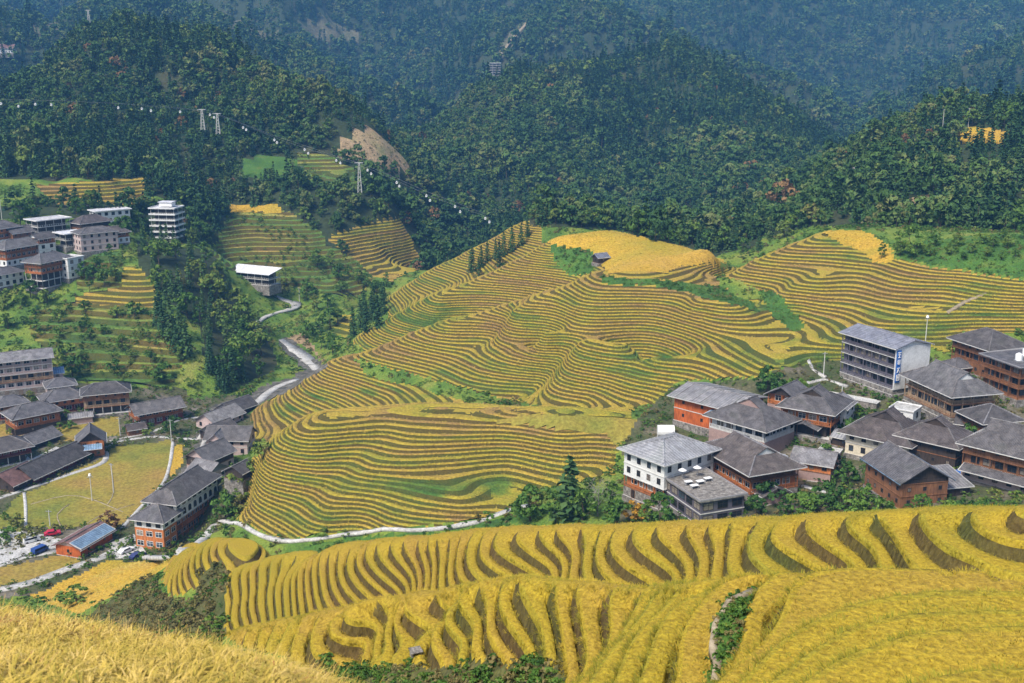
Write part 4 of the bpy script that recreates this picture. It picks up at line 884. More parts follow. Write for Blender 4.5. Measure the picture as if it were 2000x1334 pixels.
def house(name, label, uv, yaw, W, D, floors, rf, group=None, faces=None, dz=0.0, Ymin=0, cat='house', wins=True, skip=0.0):
    p = hit(uv[0], uv[1], max(Ymin, 165 if uv[0] > 1100 else 200)); az = math.degrees(math.atan2(p.x, p.y)); rel = yaw + az
    t = empty(name, (p.x, p.y, p.z + dz), math.radians(yaw)); tag(t, label, cat, group)
    vis = faces or (['front', 'left'] if rel > 4 else ['front', 'right'] if rel < -4 else ['front'])
    f = MB(); f.box(-W/2 - .25, W/2 + .25, -D/2 - .25, D/2 + .25, -5.0 - dz * 1.2, 0.02); f.build('foundation', M['stone'], t)
    z = 0.0; FR = face_frames(W, D)
    for fi, code in enumerate(floors):
        ov = None
        if isinstance(code, tuple): code, ov = code
        c = FL[code]; wall, h, wk, sp, style, frame = c[:6]; h = ov or h
        ins = {k: 0.0 for k in FR}
        if style in ('gallery', 'open', 'openw', 'slab'):
            for k in (vis if style == 'gallery' else FR): ins[k] = 1.15 if style == 'gallery' else 1.6
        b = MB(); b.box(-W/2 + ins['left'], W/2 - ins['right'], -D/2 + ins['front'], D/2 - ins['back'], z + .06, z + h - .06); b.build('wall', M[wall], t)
        s = MB(); e = 0.12 if style is None else 0.02
        s.box(-W/2 - e, W/2 + e, -D/2 - e, D/2 + e, z - .1, z + .08); s.build('floor_slab', M['trim' if style in ('slab',) or wall in ('white_wall', 'grey_wall') else 'brown_wood' if 'wood' in wall else 'trim'], t)
        for k in vis:
            (ox, oy), (tx, ty), (nx, ny), Ln, rot = FR[k]; n = max(1, int((Ln - 1.0) / sp)); i0 = ins[k]
            if style in ('gallery', 'open', 'openw', 'slab'):
                pm = 'trim' if style in ('openw', 'slab') or wall in ('white_wall', 'grey_wall', 'pink_wall') else ('brown_wood' if wall == 'interior' else wall)
                for j in range(n + 1):
                    q = 0.12 + (Ln - 0.24) * j / n
                    o = link(bpy.data.objects.new('post', post_mesh(h - .16, pm)), t); o.location = (ox + tx * q - nx * .12, oy + ty * q - ny * .12, z + .08)
            if style in ('gallery', 'slab') and (fi > 0 or style == 'slab'):
                rl = MB(); A = lambda q, d: (ox + tx * q - nx * d, oy + ty * q - ny * d)
                for (z0, z1) in ((0.98, 1.08), (0.14, 0.22)):
                    x0, y0 = A(.2, .06); x1, y1 = A(Ln - .2, .06); rl.bar((x0, y0, z + z0 + .04), (x1, y1, z + z0 + .04), 0.06, 0, 4)
                m = int(Ln / (0.45 if style == 'gallery' else 1.2))
                for j in range(m + 1):
                    x, y = A(.25 + (Ln - .5) * j / m, .06); rl.bar((x, y, z + .14), (x, y, z + 1.0), 0.05 if len(c) > 6 and 'wood' in c[6] else 0.11, 0, 4)
                rl.build('railing', M[c[6] if len(c) > 6 else 'trim'], t)
            if wk and wins and h > 2.0:
                fm, pm_, w, hh = win_meshes(wk, frame)
                for j in range(n):
                    if skip and random.random() < skip: continue
                    q = Ln * (j + .5) / n if style is None else i0 + (Ln - 2 * i0) * (j + .5) / n
                    sill = 0.02 if wk == 'door' else max(0.25, (h - hh) * 0.52)
                    o = link(bpy.data.objects.new('door' if wk == 'door' else 'window', fm), t); d = -i0 + .012
                    o.location = (ox + tx * q + nx * d, oy + ty * q + ny * d, z + sill + .06); o.rotation_euler = (0, 0, rot)
                    link(bpy.data.objects.new('pane', random.choice(pm_)), o)
        z += h
    r = dict(rf)
    roof(t, r.pop('kind'), W, D, z + r.pop('lift', 0.0), r.pop('mat'), r.pop('h'), **r)
    t['wall_height'] = z; return t
def part_roof(t, kind, W, D, z, mat, h, **k): return roof(t, kind, W, D, z, mat, h, **k)
X_ = lambda mat, h, axis='x', **k: dict(kind='xieshan', mat=mat, h=h, axis=axis, **k)
G_ = lambda mat, h, axis='x', **k: dict(kind='gable', mat=mat, h=h, axis=axis, **k)
H_ = lambda mat, h, axis='x', **k: dict(kind='hip', mat=mat, h=h, axis=axis, **k)
F_ = lambda mat, h=0.9, **k: dict(kind='flat', mat=mat, h=h, **k)
GR, GLV, GUV = 'village houses on the right slope', 'village houses on the valley floor', 'village houses on the upper left slope'
# --- right village
white_house = house('white_house', 'tall white plastered house with black windows over an orange gallery', (1304,966), 38, 16.5, 13.2, [('S',2.4),'B','W','W',('Wp',.8)], H_('metal_grey', 2.4, 'x', ov=1.3, seams=True), GR)
red_house = house('red_house', 'house with a plain red-orange wall under a wide grey metal roof', (1402,822), -45, 18.2, 15.1, [('R',3.6),('R',3.6)], G_('metal_grey', 1.7, 'x', ov=1.5, wall='white_wall', seams=True), GR)
balcony_house = house('balcony_house', 'house with white balcony band, brick base, large grey roof and blue lean-to', (1466,868), -47, 17.1, 13.0, [('K',4.2),'Wg',('Wp',.9)], X_('tile', 4.8, 'y', ov=1.3, wall='brick_wall'), GR)
part_roof(balcony_house, 'shed', 4.0, 9, 6.6, 'metal_blue', 1.4, off=(-9.4, 0), ov=.3, name='lean_to_roof')
orange_house = house('orange_house', 'orange timber house with a front gable over a dark open entrance', (1588,838), -33, 13.2, 13.0, [('G',3.4),'B',('O',1.4)], X_('tile', 4.0, 'y', ov=1.2, wall='dark_wood'), GR)
part_roof(orange_house, 'gable', 7, 3.2, 2.9, 'tile', 1.2, axis='y', off=(0, -6.8), ov=.5, name='porch_roof', infill=False)
brown_roof_house = house('brown_roof_house', 'long brick-orange house with a dark brown roof behind the deck terrace', (1460,948), 23, 13.2, 20.5, [('S',2.4),'B','Dg'], X_('tile_brown', 3.6, 'y', ov=1.3), GR)
deck_house = house('deck_house', 'grey concrete building with glazed floors and an open roof deck', (1372,996), 22, 11.0, 16.2, ['V','V'], F_('stone', 0.6, ov=.6, trim='grey_wall'), GR, cat='building')
hotel = house('hotel', 'dark grey hotel block with balcony rows, pale blue roof and a vertical blue sign', (1722,748), 26, 12.1, 20.5, [('S',1.5),'H','H','H','H'], G_('metal_pale', 1.6, 'y', ov=.8, wall='white_wall', seams=True), GR, cat='hotel', faces=['left', 'front'])
HW, HD = (12.1, 20.5)
b = MB(); b.box(-HW/2 - .06, HW/2 + .06, -HD/2 - .3, -HD/2 - .02, 1.5, 13.1); b.build('end_wall', M['white_wall'], hotel)
gallery_house = house('gallery_house', 'long two-storey house with pale timber galleries and dark roof in front of the hotel', (1850,798), 15, 12.5, 20.0, [('S',1.2),('Cg',3.1),('Cg',3.1)], X_('tile', 4.0, 'y', ov=1.2), GR)
brown_house = house('brown_house', 'brown timber house with a grey hipped roof below the terraces at the far right', (1925,722), 20, 12.1, 14.0, ['D','Dg','D'], H_('tile', 3.2, 'y', ov=1.2), GR)
tank_house = house('tank_house', 'brown galleried house with white water tanks on its flat grey roof', (1996,762), 18, 15.4, 14.0, ['Dg','Dg','Dg'], F_('tile', 0.5, ov=.7, trim='grey_wall'), GR)
cream_house = house('cream_house', 'cream house with dark recesses and a pale eave band under a wide grey roof', (1730,884), -41, 15.4, 13.0, ['C','C',('C',.6)], X_('tile_brown', 5.0, 'y', ov=1.8, wall='tile_brown'), GR)
dark_barn = house('dark_barn', 'dark weathered timber barn with a gable end, joined to the cream house', (1826,894), -43, 13.8, 10.8, ['X','X',('X',.6)], X_('tile_brown', 4.2, 'y', ov=1.2, wall='dark_wood'), GR, cat='barn')
trimmed_house = house('trimmed_house', 'brown timber house with pale blue eave trim on its dark gable roof', (1766,966), 12, 11.0, 15.1, [('D',2.8),('D',2.8),('X',1.0)], G_('tile', 3.2, 'y', ov=1.0, wall='dark_wood', trim='metal_blue'), GR)
pink_house = house('pink_base_house', 'timber house with white-posted gallery over a lower roof and a pinkish base', (1978,940), -46, 18.7, 11.9, ['P',('Dg',3.1),('D',3.0)], X_('tile', 4.4, 'x', ov=1.3, wall='dark_wood'), GR)
part_roof(pink_house, 'shed', 17, 2.4, 2.7, 'tile', 1.0, off=(0, -7.2), ov=.3, name='lower_roof')
house('white_annex', 'small white annex with a grey gable roof right of the orange timber house', (1632,826), -33, 7, 8, ['W',('W',2.6)], G_('tile_light', 1.8, 'y', ov=.6, wall='white_wall'), GR)
house('middle_timber_house', 'small orange timber house between the red-walled house and the orange gabled one', (1538,806), -40, 8, 8, ['K','B'], G_('tile', 2.4, 'y', ov=.8, wall='dark_wood'), GR)
house('yard_house', 'low timber house with a light roof beside the stone yard', (1590,930), -28, 9, 7, [('K',2.4),('O',2.4)], G_('tile_light', 2.0, 'x', ov=.8, wall='dark_wood'), GR)
house('lane_timber_house', 'two-storey timber house behind the right-edge house with the lower roof', (1930,850), 14, 10, 9, ['S','Dg'], H_('tile', 2.6, 'y', ov=1.0), GR)
house('white_block', 'small white block with a flat roof below the gallery house', (1765,838), -38, 6, 6, ['W',('W',2.6)], F_('concrete', .5, ov=.2, trim='white_wall'), GR)
house('tin_shed', 'low tin-roofed shed squeezed between the orange house and the cream house', (1655,868), -40, 6, 5, [('X',2.4)], G_('metal_grey', 1.1, 'x', ov=.5, wall='dark_wood'), GR, cat='shed')
house('brick_annex', 'small brick annex with a flat roof beside the stone yard', (1618,905), -30, 5, 5, ['K'], F_('concrete', .4, ov=.2), GR, cat='shed')
house('lower_tin_roof', 'low pale metal roof just right of the blue-trimmed timber house', (1838,958), 12, 8, 9, [('X',2.6)], dict(kind='shed', mat='metal_grey', h=1.4, ov=.6), GR, cat='shed')
house('kitchen_annex', 'grey low annex with a dark roof in front of the brown-roofed house', (1500,975), 23, 7, 6, [('K',2.5)], G_('tile', 1.5, 'y', ov=.6, wall='brick_wall'), GR, cat='shed')
house('hillside_store', 'small timber store between the gallery house and the barn', (1895,842), -30, 6, 5, [('D',2.6)], G_('tile', 1.6, 'x', ov=.7, wall='dark_wood'), GR, cat='shed')
house('upper_cabin', 'small grey-roofed cabin between the hotel and the brown hipped house', (1868,728), 20, 6, 6, [('D',2.6)], H_('tile', 1.6, 'x', ov=.7), GR, cat='cabin')
# --- valley village
white_inn = house('arched_white_inn', 'long white inn with arched windows above orange lower storeys', (362,1024), 74, 22, 9, [('B',3.0),('B',3.0),('Wa',2.9),('Wa',2.8)], X_('tile', 3.4, 'x', ov=1.1, wall='tile_light'), GLV, cat='inn')
part_roof(white_inn, 'hip', 8.4, 9.4, 8.9, 'tile', 2.6, off=(-13.6, 0), ov=.9, name='lower_roof', axis='y')
lw = MB(); lw.box(-17.4, -11, -4.4, 4.4, -4, 5.9, 0); lw.build('wing_base', M['orange_wood'], white_inn); lw = MB(); lw.box(-17.4, -11, -4.4, 4.4, 5.95, 8.9, 0); lw.build('wing_wall', M['white_wall'], white_inn)
for zz, wk, fr in ((0.7, 'wide', 'frame_white'), (3.6, 'wide', 'frame_white'), (6.4, 'arch', 'frame_dark')):
    fm, pm_, w, hh = win_meshes(wk, fr)
    for j in range(3):
        o = link(bpy.data.objects.new('window', fm), white_inn); o.location = (-17.41, 2.9 - 2.9 * j, zz); o.rotation_euler = (0, 0, -math.pi/2); link(bpy.data.objects.new('pane', random.choice(pm_)), o)
    for j in range(2):
        o = link(bpy.data.objects.new('window', fm), white_inn); o.location = (-15.7 + 3.0 * j, -4.41, zz); link(bpy.data.objects.new('pane', random.choice(pm_)), o)
house('pink_plaster_house', 'pale pink house with crossed grey gables at the foot of the terraces', (452,880), -4, 14, 9, ['P','P'], G_('tile_light', 3.0, 'x', ov=.9, wall='pink_wall'), GLV)
_pg = bpy.data.objects['pink_plaster_house']; part_roof(_pg, 'gable', 6, 7, 5.6, 'tile_light', 2.6, axis='y', off=(-3, -3.4), ov=.6, wall='pink_wall', name='cross_gable')
house('grey_roofed_house', 'house under a plain dark grey roof between the stream and the pink house', (412,916), 62, 12, 9, ['P','X'], G_('tile', 3.0, 'x', ov=1.0, wall='pink_wall'), GLV)
house('pale_roofed_house', 'house with a lighter grey gable roof just behind the white inn', (408,948), 60, 9, 8, ['X','P'], G_('tile_light', 2.6, 'y', ov=.9, wall='grey_wall'), GLV)
house('roadside_house', 'grey-roofed house standing beside the road at the head of the cluster', (462,806), 58, 12, 8, ['X'], G_('tile', 2.6, 'x', ov=.9, wall='grey_wall'), GLV)
house('ribbed_roof_house', 'low house with a stepped light grey roof behind the round shrub', (430,826), 62, 15, 9, ['P'], G_('tile_light', 2.8, 'x', ov=.9, wall='pink_wall'), GLV)
house('narrow_house', 'narrow dark-roofed house wedged behind the pink plaster house', (428,852), 58, 10, 8, ['X'], G_('tile', 2.6, 'x', ov=.9, wall='grey_wall'), GLV)
house('shed_house', 'low grey-roofed shed beside the bushes right of the pale roofs', (478,925), 66, 10, 6, [('X',2.4)], G_('tile', 1.6, 'x', ov=.6, wall='dark_wood'), GLV, cat='shed')
house('blue_roof_house', 'bright orange timber house with a light grey roof in front of the hillside', (306,822), 36, 17, 9, ['Br','B'], G_('tile_light', 2.4, 'x', ov=1.1, wall='orange_wood'), GLV)
house('stilt_house', 'grey-roofed timber house standing on stone stilts above the field', (210,802), 20, 16, 9, ['Gw','Cg','D'], H_('tile', 2.6, 'x', ov=1.0), GLV)
house('back_timber_house', 'timber house with a red lower storey behind the two front houses', (124,800), 32, 14, 9, ['Br','O'], H_('tile', 2.6, 'x', ov=1.0), GLV)
house('front_timber_house', 'orange galleried house with a grey hipped roof and a low front annex', (66,836), 42, 16, 10, [('X',2.4),'B',('D',1.6)], H_('tile', 2.8, 'x', ov=1.1), GLV)
house('large_guesthouse', 'large pale guesthouse with five rows of dark balconies at the left edge', (40,766), 26, 24, 10, ['S','Pg','Cg','Pg','Pg'], G_('tile_light', 2.2, 'x', ov=.9, wall='pink_wall'), GLV, cat='guesthouse')
house('small_blue_house', 'small white house with a blue roof beside the large guesthouse', (103,754), 26, 8, 6, ['W','P'], G_('metal_blue', 1.4, 'x', ov=.6, wall='white_wall'), GLV)
house('gatehouse', 'house with a steep grey gable and blue porch roof at the corner of the field', (180,884), 20, 8, 9, ['O','O'], G_('tile', 3.4, 'y', ov=1.0, wall='dark_wood'), GLV)
part_roof(bpy.data.objects['gatehouse'], 'shed', 6, 2.6, 3.6, 'metal_blue', 0.9, off=(0, -6.1), ov=.3, name='porch_roof')
house('long_house', 'long low brown house with a grey roof along the edge of the rice field', (98,920), 70, 24, 9, [('Br',3.0)], G_('tile', 3.0, 'x', ov=1.2, wall='brown_wood'), GLV)
house('reddish_roof_house', 'low house with a reddish tiled roof at the end of the long house', (28,946), 70, 11, 10, [('X',2.8)], G_('tile_red', 2.8, 'x', ov=1.0, wall='dark_wood'), GLV)
house('corner_house', 'grey-roofed house with a maroon storey at the left edge above the long house', (8,902), 40, 15, 10, ['Gw','Br'], H_('tile', 2.8, 'x', ov=1.0), GLV)
house('low_back_house', 'low dark-roofed building behind the forecourt of the long house', (70,868), 62, 14, 8, [('X',2.4)], G_('tile', 2.2, 'x', ov=.8, wall='grey_wall'), GLV)
house('red_field_house', 'small red-walled house with a blue strip on its pinkish roof beside the parked cars', (166,1068), 71, 13, 8, [('R',3.0)], G_('tile_red', 1.7, 'x', ov=.9, wall='pink_wall'), GLV)
_rf = bpy.data.objects['red_field_house']; part_roof(_rf, 'shed', 13.6, 3.0, 3.05, 'metal_blue', 1.25, off=(0, -3.0), ov=.25, name='blue_roof_strip')
house('lane_house', 'small maroon house behind the front timber house near the left edge', (20,812), 40, 11, 8, ['Br','D'], H_('tile', 2.2, 'x', ov=.9), GLV)
house('stone_annex', 'low stone annex with a tin roof beside the stilt house', (158,824), 24, 8, 5, [('K',2.6)], G_('metal_grey', 1.0, 'x', ov=.4, wall='grey_wall'), GLV, cat='shed')
house('lane_shed', 'small timber shed at the end of the lane below the orange house', (266,846), 30, 6, 5, [('D',2.4)], G_('tile_brown', 1.3, 'x', ov=.5, wall='dark_wood'), GLV, cat='shed')
house('tall_back_house', 'pale house with two balcony rows between the guesthouse and the back timber house', (120,776), 28, 10, 8, ['P','Pg'], H_('tile', 2.0, 'x', ov=.8), GLV)
# --- upper left village
house('white_side_house', 'white house with a stair wall just right of the orange terrace house', (138,540), 60, 9, 9, ['W','W','Wb'], F_('concrete', .6, ov=.3, trim='white_wall'), GUV)
house('white_base_house', 'white-walled house at the left edge below the orange row', (10,556), 60, 14, 9, ['Wb','W'], H_('tile', 2.2, 'x', ov=.8), GUV)
house('brown_hall', 'brown timber hall between the pink block and the flat white building', (224,474), 44, 12, 8, ['W','B'], H_('tile_brown', 2.4, 'x', ov=.9), GUV)
house('middle_white_house', 'narrow white house squeezed between the orange rows of the upper village', (84,498), 58, 9, 8, ['W','Wb','B'], G_('tile', 2.0, 'x', ov=.8), GUV)
house('grey_gable_house', 'grey-gabled house behind the orange row near the left edge', (40,474), 55, 12, 8, ['W','D'], G_('tile', 2.4, 'x', ov=.9), GUV)
house('orange_terrace_house', 'orange timber house above a white columned base at the edge of the upper village', (98,556), 66, 18, 10, [('Gw',3.4),('Gw',3.2),'B','B'], H_('tile', 2.8, 'x', ov=1.1), GUV)
house('orange_row_house', 'long orange galleried house behind the terrace house', (42,512), 62, 24, 10, ['W','B','B'], H_('tile', 2.8, 'x', ov=1.1), GUV)
house('edge_orange_house', 'orange house with a grey hipped roof at the left edge of the upper village', (4,476), 58, 14, 10, ['Wp','B','O'], H_('tile', 2.8, 'x', ov=1.0), GUV)
house('white_modern_house', 'white flat-roofed house with open dark storeys in the upper village', (97,464), 50, 17, 11, ['T','T','T'], F_('metal_white', 0.5, ov=.8, trim='white_wall'), GUV)
house('flat_white_house', 'flat-roofed white building between the modern house and the pink block', (145,478), 50, 14, 10, ['T','T'], F_('metal_white', 0.5, ov=.8, trim='white_wall'), GUV)
house('pink_block', 'pinkish four-storey block with dark windows and part tiled roof', (188,486), 40, 18, 11, ['P','P','P'], H_('tile', 2.2, 'x', ov=.6), GUV, cat='block')
house('dark_roof_house', 'dark-roofed house behind the flat white buildings', (178,452), 50, 16, 10, ['D','X'], H_('tile_brown', 2.8, 'x', ov=1.1), GUV)
house('blue_white_house', 'white flat-roofed house standing highest in the upper left village', (216,432), 40, 18, 9, ['W','Wb'], F_('metal_white', 0.5, ov=.9, trim='white_wall'), GUV)
tower = house('concrete_tower', 'white five-storey block of open slabs standing alone below the forest', (329,462), -8, 13, 11, ['T','T','T','T','T'], F_('metal_white', 0.7, ov=.9, trim='white_wall'), cat='building')
for i in range(5):
    b = MB(); b.box(-7.3, 7.3, -6.3, 6.3, 3.1 * i - .12, 3.1 * i + .12); b.box(-7.3, 7.3, -6.32, -6.18, 3.1 * i + .1, 3.1 * i + .75); b.box(7.18, 7.32, -6.3, 6.3, 3.1 * i + .1, 3.1 * i + .75); b.build('balcony_slab', M['white_wall'], tower)
b = MB(); b.box(-3.5, 3.5, -1, 4, 16.2, 18.4); b.build('stair_head', M['white_wall'], tower); b = MB(); b.box(-4, 4, -1.5, 4.5, 18.4, 18.7); b.build('stair_roof', M['metal_white'], tower)
shed = house('white_roofed_station', 'long building with a white sheet roof above the winding road', (496,552), -25, 27, 10, ['T','T'], dict(kind='shed', mat='metal_white', h=2.0, ov=.9, trim='white_wall'), cat='building')
house('mountain_building', 'pale open-framed building on the far forested mountainside', (967,160), -5, 16, 12, ['T','T','T','T','T'], F_('metal_white', 0.6, ov=.6, trim='white_wall'), cat='building', dz=9)
house('ridge_house', 'white house with a pinkish roof on the misty ridge at the left edge', (6,104), 10, 26, 16, ['W','W'], G_('tile_red', 4, 'x', ov=1, wall='white_wall'), cat='house')
house('forest_edge_house', 'small white-roofed hut among the trees of the right-hand hill', (1672,332), -20, 7, 5, ['W'], G_('metal_white', 1.4, 'x', ov=.5), cat='hut')
house('field_hut', 'small dark field hut with a pale blue roof beside the golden plateau', (1173,512), 30, 5, 4, [('X',2.4)], G_('metal_pale', 1.2, 'x', ov=.6, wall='dark_wood'), cat='hut')
for nm, (x, y, z, rx) in {'brown_roof_house': (-4.2, -6.5, 9.75, 0)}.items():
    b = MB(); b.slab([(4.0, -7.5, 9.6), (5.6, -7.5, 9.0), (5.6, -6.2, 9.0), (4.0, -6.2, 9.6)], .2); b.build('skylight', M['metal_white'], bpy.data.objects[nm])
print('houses', round(time.time() - _t0, 1))
# ---------------------------------------------------------------- roads, paths, walls
def ribbon(name, pts, width, mat, Ymin=0, lift=0.12, thick=0.9, widths=None, label=None):
    P = [np.array(hit(u, v, Ymin)) for u, v in pts]; D = dense(P, 3.0) if len(P) > 1 else P
    D = np.array(D); k = np.convolve(np.pad(D[:, 2], 2, mode='edge'), np.ones(5) / 5, 'valid')
    z = np.maximum(k, np.array([ground(x, y) for x, y, _ in D])) + lift
    tg = np.gradient(D[:, :2], axis=0); tg /= np.linalg.norm(tg, axis=1)[:, None] + 1e-9; nn = np.stack([-tg[:, 1], tg[:, 0]], 1)
    w = np.full(len(D), width / 2) if widths is None else np.interp(np.linspace(0, 1, len(D)), np.linspace(0, 1, len(widths)), widths) / 2
    w = w * (1 + 0.12 * np.array([float(vnoise(i * 1.0, 0.5, 4, 77)) for i in range(len(D))]))
    V = []; F = []
    for i in range(len(D)):
        a = D[i, :2] + nn[i] * w[i]; b = D[i, :2] - nn[i] * w[i]; V += [(*a, z[i]), (*b, z[i]), (*b, z[i] - thick), (*a, z[i] - thick)]
        if i: q = 4 * i; F += [(q-4, q-3, q+1, q), (q-3, q-2, q+2, q+1), (q-2, q-1, q+3, q+2), (q-1, q-4, q, q+3)]
    F += [(0, 3, 2, 1), (len(V)-4, len(V)-3, len(V)-2, len(V)-1)]
    o = link(bpy.data.objects.new(name, np_mesh(name, V, F, [M[mat]]))); tag(o, label, kind='structure'); return o
def patch(name, pts, mat, lift=0.32, thick=1.5, Ymin=0):
    P = [hit(u, v, Ymin) for u, v in pts]; z = sorted(p.z for p in P)[len(P) // 2] + lift; b = MB(); q = [(p.x, p.y, z) for p in P]
    n = Vector((0, 0, 0))
    for i in range(len(q)): x0, y0, _ = q[i]; x1, y1, _ = q[(i+1) % len(q)]; n.z += x0 * y1 - x1 * y0
    b.slab(q if n.z > 0 else q[::-1], thick); o = b.build(name, M[mat]); tag(o, kind='structure'); return o
M['dirt'] = mat_noise('dirt_path', [(0.3, (0.22, 0.17, 0.10)), (0.7, (0.36, 0.30, 0.21))], 1.0, 5, fine=4)
ribbon('footpath', [(432,1020),(462,1019),(500,1038),(550,1056),(620,1050),(700,1041),(800,1033),(900,1026),(955,1010),(1008,992),(1040,985)], 1.9, 'concrete', Ymin=200)
ribbon('terrace_path', [(285,1088),(350,1080),(402,1050),(432,1022)], 2.6, 'concrete')
ribbon('village_road', [(-30,980),(0,972),(60,952),(140,925),(203,902),(212,870),(290,853),(340,856),(388,858)], 1.9, 'concrete')
ribbon('field_path', [(338,862),(332,905),(318,945),(280,985),(238,1032)], 1.1, 'concrete')
ribbon('village_lane', [(215,862),(300,842),(330,830),(350,820),(412,812)], 1.6, 'concrete')
ribbon('stream_path', [(388,858),(402,840),(396,870),(372,915)], 1.5, 'concrete')
ribbon('valley_road', [(498,792),(520,770),(545,754),(585,740)], 3.2, 'concrete')
ribbon('valley_road', [(618,722),(596,700),(575,686),(556,672),(545,664)], 6.0, 'concrete', widths=[3.5, 5, 7, 8, 5])
ribbon('winding_road', [(535,577),(555,586),(578,594),(560,604),(530,613),(506,624),(497,634)], 3.5, 'concrete', widths=[3, 6, 7, 4, 3.5, 4, 5])
ribbon('stream_wall', [(0,1152),(60,1138),(130,1112),(200,1088),(245,1062)], 3.0, 'concrete')
ribbon('lot_edge_road', [(-20,1112),(40,1090),(120,1075)], 2.2, 'concrete')
ribbon('field_steps', [(47,962),(50,990),(50,1028)], 0.9, 'concrete')
ribbon('hill_path', [(1578,700),(1588,722),(1612,740)], 1.0, 'concrete', Ymin=150); ribbon('hill_path', [(1520,742),(1570,750),(1612,740),(1655,756)], 1.4, 'concrete', Ymin=150)
ribbon('spur_path', [(1478,1150),(1425,1182),(1398,1222),(1392,1268),(1402,1300),(1394,1345)], 0.26, 'dirt', thick=.4, lift=.06)
ribbon('far_road', [(975,118),(985,98),(1000,78),(1030,45)], 5, 'dirt', Ymin=1000, lift=1)
ribbon('slope_path', [(1850,612),(1885,590),(1925,572)], 1.2, 'dirt', Ymin=150)
for _p in ([(60,985),(130,968),(178,975),(240,1000)], [(120,1030),(112,1005),(135,985)], [(160,1030),(200,1005),(262,985)], [(215,905),(222,960),(210,985)]): ribbon('field_bund', _p, .3, 'dirt', lift=.1, thick=.5)
patch('parking_lot', [(-60,1050),(0,1036),(60,1040),(120,1055),(112,1072),(60,1082),(0,1104),(-60,1120)], 'concrete')
patch('stone_yard', [(1510,930),(1540,905),(1600,895),(1595,920),(1560,955),(1530,958)], 'bare', Ymin=165)
ribbon('yard_path', [(1535,942),(1570,950),(1615,962)], 1.2, 'concrete', Ymin=165)
patch('forecourt', [(48,905),(110,874),(140,885),(95,905),(55,925)], 'concrete')
patch('inn_yard', [(215,1062),(262,1045),(285,1080),(262,1092),(225,1092)], 'concrete')
# ---------------------------------------------------------------- rice plants and undergrowth
def tuft(name, mat, seed, blades, h, spread, width, panicles=0, segs=2):
    rng = np.random.default_rng(seed); V = []; F = []
    def strip(p0, d, L, w, droop, n):
        side = np.cross(d, [0, 0, 1.0]); side = side / (np.linalg.norm(side) + 1e-9); b = len(V); pos = np.array(p0, float); dr = np.array(d, float)
        for i in range(n + 1):
            t = i / n; ww = w * (1 - 0.75 * t) if w > 0 else -w
            V.append(tuple(pos - side * ww)); V.append(tuple(pos + side * ww))
            if i: q = b + 2 * i; F.append((q-2, q-1, q+1, q))
            dr = dr + np.array([dr[0] * .6, dr[1] * .6, -droop]) * (1.0 / n); dr /= np.linalg.norm(dr); pos = pos + dr * L / n
        return pos, dr
    for i in range(blades):
        th = rng.uniform(0, 6.28); r = spread * math.sqrt(rng.uniform()); tl = rng.uniform(0.1, 0.65)
        d = np.array([math.cos(th) * tl, math.sin(th) * tl, 1.0]); d /= np.linalg.norm(d)
        strip((math.cos(th) * r, math.sin(th) * r, -0.05), d, h * rng.uniform(.6, 1.1), width * rng.uniform(.7, 1.3), rng.uniform(.3, 1.3), segs)
    for i in range(panicles):
        th = rng.uniform(0, 6.28); r = spread * math.sqrt(rng.uniform()); d = np.array([math.cos(th) * .35, math.sin(th) * .35, 1.0]); d /= np.linalg.norm(d)
        strip((math.cos(th) * r, math.sin(th) * r, h * .62), d, h * .55, width * 1.7, 2.6, 4)
    return bpy.data.objects.new(name, np_mesh(name, V, F, [M[mat]]))
def leafy(name, mat, seed, n, h, w, size):
    rng = np.random.default_rng(seed); V, F, _ = crown_broad(rng, h, w, 10, n, size, 0.05); return bpy.data.objects.new(name, np_mesh(name, V, F, [M[mat]]))
def on_tris(P, T, dens):
    a, b, c = P[T[:, 0]], P[T[:, 1]], P[T[:, 2]]; ar = np.linalg.norm(np.cross(b - a, c - a), axis=1) / 2
    n = RNG.poisson(ar * dens); i = np.repeat(np.arange(len(T)), n); r1 = np.sqrt(RNG.uniform(0, 1, len(i)))[:, None]; r2 = RNG.uniform(0, 1, len(i))[:, None]
    return a[i] * (1 - r1) + b[i] * r1 * (1 - r2) + c[i] * r1 * r2, i
def scatter_simple(name, Q, s0, s1, nk, protos, tilt=.12, zoff=0.0, kind=None):
    n = len(Q); s = RNG.uniform(s0, s1, n)
    return scatter(name, Q + [0, 0, zoff], np.stack([RNG.normal(0, tilt, n), RNG.normal(0, tilt, n), RNG.uniform(0, 6.28, n)], 1), np.stack([s * RNG.uniform(.85, 1.15, n), s * RNG.uniform(.85, 1.15, n), s], 1), RNG.integers(0, nk, n) if kind is None else kind, protos)
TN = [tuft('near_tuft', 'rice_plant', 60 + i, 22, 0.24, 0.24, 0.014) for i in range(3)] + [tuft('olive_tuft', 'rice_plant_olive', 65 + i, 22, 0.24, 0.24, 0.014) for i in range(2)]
TF = [tuft('far_tuft', 'rice_plant_far', 70 + i, 9, 0.42, 0.40, 0.075, 0, 1) for i in range(3)]
TC = [tuft('close_tuft', 'rice_plant_close', 80 + i, 30, 0.58, 0.13, 0.0048, 12, 3) for i in range(4)]
QN = []; QF = []; KN = []
